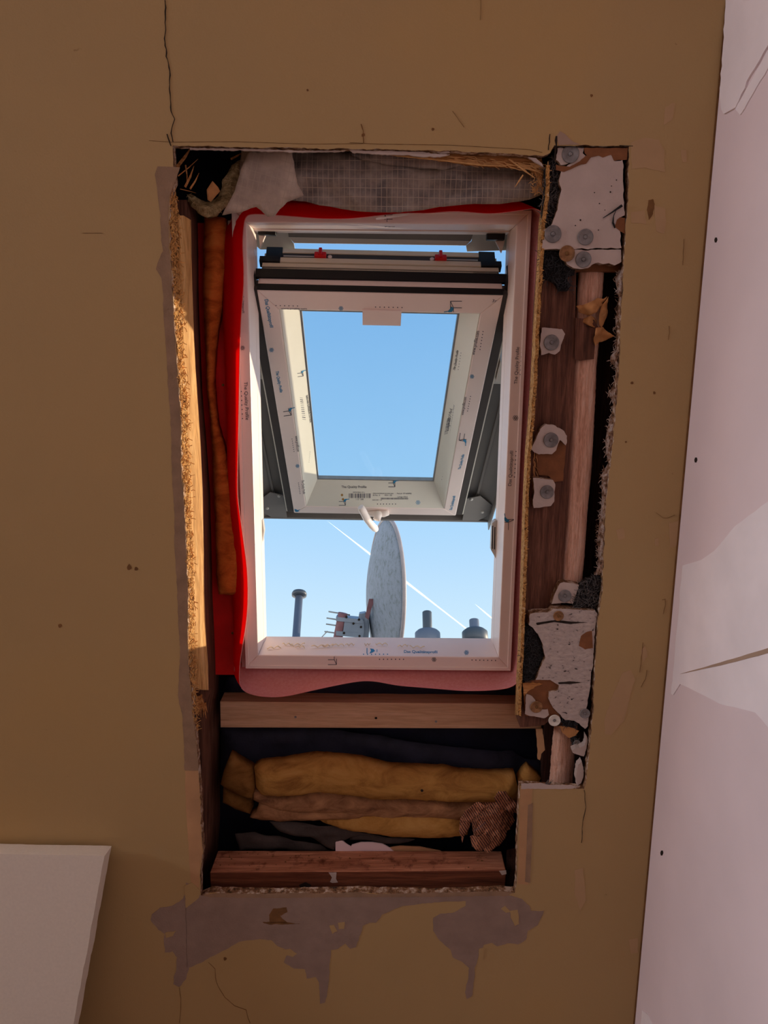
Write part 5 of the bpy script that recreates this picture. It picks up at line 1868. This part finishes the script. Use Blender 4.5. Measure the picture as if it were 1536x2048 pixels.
m.build('side_board', M['rafter'], rr)
o = slab('kraft_strip', [(1072, 1458), (1084, 1458), (1088, 1480), (1090, 1500), (1082, 1508), (1080, 1520), (1076, 1518), (1074, 1490)], .055, .058, M['undercoat'], None, .0014, .005, 4)
tag(o, 'narrow tan torn strip hanging below the new batten at its right end', 'paper')

# crumpled newspaper
random.seed(77)
import bmesh
bm = bmesh.new()
bmesh.ops.create_icosphere(bm, subdivisions=4, radius=1)
cen = P(984, 1642, .105)
pl = [Vector((random.gauss(0, 1), random.gauss(0, 1), random.gauss(0, 1))).normalized() for _ in range(34)]
ds_ = [random.uniform(.72, 1.0) for _ in pl]
for v in bm.verts:
    d = v.co.normalized()
    r = 1.25
    for n_, dd in zip(pl, ds_):
        c = d.dot(n_)
        if c > .05:
            r = min(r, dd / c)
    r = r * (1 + .16 * nz(d, 3.5, 2)) + .16 * abs(nz(d, 6, 4)) - .05
    q = d * r
    v.co = U * q.x * .058 + V * q.y * .058 + W * q.z * .045
me = bpy.data.meshes.new('crumpled_newspaper')
bm.to_mesh(me)
bm.free()
me.materials.append(M['news'])
npo = bpy.data.objects.new('crumpled_newspaper', me)
COL.objects.link(npo)
npo.location = cen
tag(npo, 'crumpled brown old newspaper ball stuffed at the right of the glass wool', 'newspaper')
for i, (px, w) in enumerate((([(920, 1640), (926, 1628), (934, 1622), (946, 1640), (936, 1660), (924, 1682), (918, 1660)], .078), ([(988, 1592), (996, 1580), (1010, 1578), (1016, 1590), (1034, 1606), (1036, 1630), (1012, 1620), (996, 1616)], .060),
                            ([(926, 1624), (940, 1610), (960, 1606), (980, 1612), (960, 1626), (940, 1640), (930, 1640)], .070), ([(940, 1676), (970, 1666), (985, 1680), (978, 1694), (962, 1700), (944, 1692)], .062))):
    f = sheet_mb(px, w, .005, (lambda s: (lambda x, y, d: .012 * nz((x, y), 50, s) + .008 * abs(nz((x, y), 100, s))))(i), .0012, .001, .005, i)
    f.build('folded_corner', M['news'], npo)
text("l'Mergimie", (950, 1664), (972, 1646), (P(960, 1650, .0545), W), M['ink'], npo, 'printed_headline')

# wood shavings on the sill of the frame
random.seed(19)
sh_px = [(575, 1289, 14), (596, 1290, 18), (640, 1296, 22), (655, 1293, 16), (676, 1292, 16), (700, 1291, 12), (735, 1290, 8), (763, 1289, 16), (806, 1295, 14), (834, 1298, 20), (548, 1300, 18), (600, 1298, 12)]
nm_ = ['leftmost', 'second from left', 'third from left', 'fourth from left', 'fifth from left', 'sixth from left', 'seventh from left', 'eighth from left', 'ninth from left', 'rightmost']
order = sorted(sh_px)
for i, (x, y, ln) in enumerate(order):
    m = MB()
    base = hit(x, 1291 + (y - 1289) * .6, L(0, FR1[2] + .0018, 0), V)
    wr_ = ln * .0014
    t0 = random.uniform(-.4, .4)
    vs = []
    N = 16
    for k in range(N + 1):
        f = k / N - .5
        an = f * random.uniform(2.5, 2.6) * 2
        p = base + U * (f * wr_ * 1.3) + W * (math.sin(an) * .002 + t0 * f * wr_) + V * (abs(math.sin(an * 1.3 + i)) * .0055 + .0004)
        vs += [p - W * .0022, p + W * .0022 + V * .0006]
    m.add(vs, [(2 * k, 2 * k + 1, 2 * k + 3, 2 * k + 2) for k in range(N)], 0, True)
    o = m.build('wood_shaving', M['shaving'])
    sm = o.modifiers.new('thickness', 'SOLIDIFY')
    sm.thickness = .0006
    tag(o, 'curled wood shaving on the white window sill, number %s counted from the left' % ['one', 'two', 'three', 'four', 'five', 'six', 'seven', 'eight', 'nine', 'ten', 'eleven', 'twelve'][i], 'wood shaving', 'wood shavings on the window sill')

# ================================================================ OUTSIDE
# neighbouring flat roof whose top stays below the line of the sill
nx = [PZ(768, 1318, 3.2)]
ztop = nx[0].z - .05
mb = MB()
y0, y1 = nx[0].y, nx[0].y + 7
mb.hexa([Vector((-6, y0, -3)), Vector((6, y0, -3)), Vector((6, y1, -3)), Vector((-6, y1, -3)), Vector((-6, y0, ztop)), Vector((6, y0, ztop)), Vector((6, y1, ztop)), Vector((-6, y1, ztop))])
nroof = mb.build('flat_roof_block', M['roofing'])
tag(nroof, 'grey neighbouring flat roof block outside, below the window sill line', 'building')
ZUP = Vector((0, 0, 1))


def pipe(px_top, z, prof, mat, label, name, parts=None):
    top = PZ(px_top[0], px_top[1], z)
    e = empty(name, Vector((top.x, top.y, ztop)))
    for nm, pr, mt_ in prof:
        m = MB()
        pts = [(r * z / FPX, -h * z / FPX if h is not None else ztop - top.z) for r, h in pr]
        m.lathe(top, ZUP, [(.0001, pts[0][1])] + pts, 28)
        m.build(nm, mt_, e)
    tag(e, label, 'pipe' if name != 'roof_flue' else 'flue')
    return e


pipe((599, 1182), 6.0, [('pipe', [(7.6, 4), (8.0, None)], M['flue']), ('cap', [(8, 0), (13, 2), (15, 6), (14.6, 11), (8, 12)], M['flue_dark'])], None, 'slim grey vent pipe with a dark mushroom cap, left of the dish', 'vent_pipe')
pipe((854, 1224), 6.4, [('stack', [(8.6, 0), (9.4, 1), (9.2, 44), (9.4, 60)], M['flue_dark']), ('body', [(11, 40), (21, 42), (25, 46), (25, 66), (24, 68), (23, 70), (23, None)], M['flue'])], None, 'blue grey roof flue directly right of the satellite dish', 'roof_flue')
pipe((948, 1240), 6.4, [('stack', [(9.4, 0), (9.8, 1), (9.8, 18), (11.5, 21)], M['flue']), ('body', [(12, 20), (20, 22), (25.5, 27), (25.5, 44), (24, 47), (22, 49), (22, None)], M['flue_dark'])], None, 'dark grey roof flue nearest the right side of the window', 'roof_flue')

# satellite dish seen from behind, nearly edge on
DZ = 4.5
dc = PZ(769, 1190, DZ)
al = R_(13)
up = (CU * .995 + CR * .03).normalized()
gx = (CR * math.cos(al) + FWD * math.sin(al)).normalized()       # pointing direction
gx = (gx - up * gx.dot(up) + up * .0).normalized()
gy = up.cross(gx).normalized()
RD = 152 * DZ / FPX
dish = empty('satellite_dish', Vector((dc.x, dc.y, ztop)))
tag(dish, 'large weathered satellite dish seen from behind through the open window', 'satellite dish')
m = MB()
NR_, NK = 14, 56
vs = []
for i in range(NR_ + 1):
    f = i / NR_
    for k in range(NK):
        t = 2 * PI * k / NK
        vs.append(dc + (up * math.cos(t) + gy * math.sin(t)) * RD * f + gx * (.085 * (f * f - 1)))
m.add(vs, [(i * NK + k, i * NK + (k + 1) % NK, (i + 1) * NK + (k + 1) % NK, (i + 1) * NK + k) for i in range(1, NR_) for k in range(NK)], 0, True)
m.add([vs[0]] + vs[NK:2 * NK], [(0, 1 + k, 1 + (k + 1) % NK) for k in range(NK)], 0, True)
o = m.build('bowl', M['dish'], dish)
sm = o.modifiers.new('thickness', 'SOLIDIFY')
sm.thickness = .004
m = MB()
m.tube([dc + (up * math.cos(t) + gy * math.sin(t)) * (RD + .004) + gx * .004 for t in [2 * PI * k / 72 for k in range(73)]], .011, 8)
m.build('rim', M['dish_rim'], dish)
# mount behind the bowl
def dp(x, y, z=DZ - .02):
    return PZ(x, y, z)
m = MB()
m.tube([dp(686, 1226), dp(681, 1250), dp(676, 1275), Vector((dp(668, 1310).x, dp(668, 1310).y, ztop))], 9.5 * DZ / FPX, 14)
m.build('mast', M['mast'], dish)
for y0_, y1_, nm in ((1234, 1241, 'bracket_flange'), (1262, 1270, 'bracket_flange')):
    m = MB()
    a = [dp(672, y0_, DZ - .05), dp(726, y0_ + 5, DZ - .05), dp(726, y1_ + 6, DZ - .05), dp(672, y1_ + 1, DZ - .05)]
    m.prism(a, [p + FWD * .11 for p in a])
    m.build(nm, M['bracket'], dish)
m = MB()
a = [dp(690, 1236, DZ - .045), dp(728, 1242, DZ - .045), dp(728, 1272, DZ - .045), dp(686, 1264, DZ - .045)]
m.prism(a, [p + FWD * .006 for p in a])
m.build('bracket_plate', M['bracket'], dish)
for x, y in ((693, 1234), (718, 1239), (688, 1266), (719, 1272), (707, 1247), (722, 1254)):
    m = MB()
    m.lathe(dp(x, y, DZ - .052), -FWD, [(.0001, .006), (.006, .006), (.007, .004), (.007, 0)], 8)
    m.build('bolt', M['crack'], dish)
m = MB()
a = [dp(718, 1228), dp(730, 1226), dp(736, 1240), dp(738, 1262), dp(736, 1290), dp(724, 1292), (dp(722, 1268)), dp(716, 1245)]
m.prism(a, [p + FWD * .09 for p in a])
m.build('dish_hub', M['bracket'], dish)
m = MB()
a = [dp(738, 1198, DZ - .09), dp(750, 1198, DZ - .09), dp(742, 1220, DZ - .09), dp(737, 1240, DZ - .09), dp(730, 1234, DZ - .09)]
m.prism(a, [p + FWD * .012 for p in a])
m.build('stay_plate', M['mast'], dish)
m = MB()
for y, x in ((1223, 657), (1236, 653), (1248, 652), (1263, 649)):
    m.tube([dp(x, y), dp(700, y + 7)], .004, 6)
m.tube([dp(655, 1262), dp(640, 1278), dp(634, 1290)], .003, 5)
m.build('clamp_rods', M['steel'], dish)
m = MB()
for k in range(3):
    m.tube([dp(632 + 8 * math.cos(t) + k * 2, 1286 + 7 * math.sin(t) + k) for t in [2 * PI * j / 16 for j in range(17)]], .0032, 5)
m.build('cable_coil', M['crack'], dish)

# vapour trails far up in the sky
for i, (p0, p1, r, lab) in enumerate((((655, 1042, 900), (936, 1260, 1500), .0017, 'long white vapour trail crossing the sky behind the dish'), ((950, 1208, 1200), (1000, 1250, 1400), .0018, 'short faint vapour trail at the lower right of the sky'))):
    m = MB()
    n_ = 40
    pts = [PZ(p0[0] + (p1[0] - p0[0]) * k / n_, p0[1] + (p1[1] - p0[1]) * k / n_, p0[2] + (p1[2] - p0[2]) * k / n_) for k in range(n_ + 1)]
    for q in (1.0, .75, .5, .3):
        rs = [max(.03, math.sin(PI * min(1, (k + .2) / n_ * 1.25) * .8 + .02)) * r * q * (p0[2] + (p1[2] - p0[2]) * k / n_) * (1 + .12 * nz((k * .7, q), 1, 2)) * (.6 if i else 1) for k in range(n_ + 1)]
        m.tube(pts, rs, 10)
    tag(m.build('vapour_trail', M['contrail']), lab, 'vapour trail')

# ================================================================ FOAM BOARD, LOWER LEFT
lean = R_(36)
bn = Vector((0, math.cos(lean), math.sin(lean)))       # away from the room; the board's top leans towards it
bu = Vector((0, -math.sin(lean), math.cos(lean)))
q0 = P(230, 1700, -.056)
T_ = .044


def fb(x, y, d=0.0):
    return hit(x, y, q0 + bn * d, bn)


tr_, rd_ = fb(209, 1712), fb(147, 2048)
dr = (rd_ - tr_).normalized()
tl_ = fb(-40, 1707)
tl_ = tr_ + (tl_ - tr_) * 2.2
kk = (tr_.z - .01) / -dr.z
br_ = tr_ + dr * kk
kl = (tl_.z - .01) / -dr.z
bl_ = tl_ + dr * kl
loop2 = rough([(0, 0), ((tr_ - tl_).length, 0)], .01, .001, 3, False)
ex = (tr_ - tl_).normalized()
ey = bn.cross(ex)
if ey.z > 0:
    ey = -ey
pts = []
for q in rough([((p - tl_).dot(ex), (p - tl_).dot(ey)) for p in (tl_, tr_, br_, bl_)], .012, .0014, 5):
    pts.append((q.x, q.y))
F = [tl_ + ex * a + ey * b_ for a, b_ in pts]
cx_ = sum((p for p in F), Vector()) / len(F)
m = MB()
ins = [p + bn * -.0 for p in F]
m.prism(ins, [p + bn * T_ for p in F])
fbo = m.build('foam_board', M['styro'])
b = fbo.modifiers.new('bevel', 'BEVEL')
b.width = .0035
b.segments = 2
b.limit_method = 'ANGLE'
b.angle_limit = R_(60)
tag(fbo, 'large white polystyrene foam board leaning in front of the lower left wall', 'foam board')
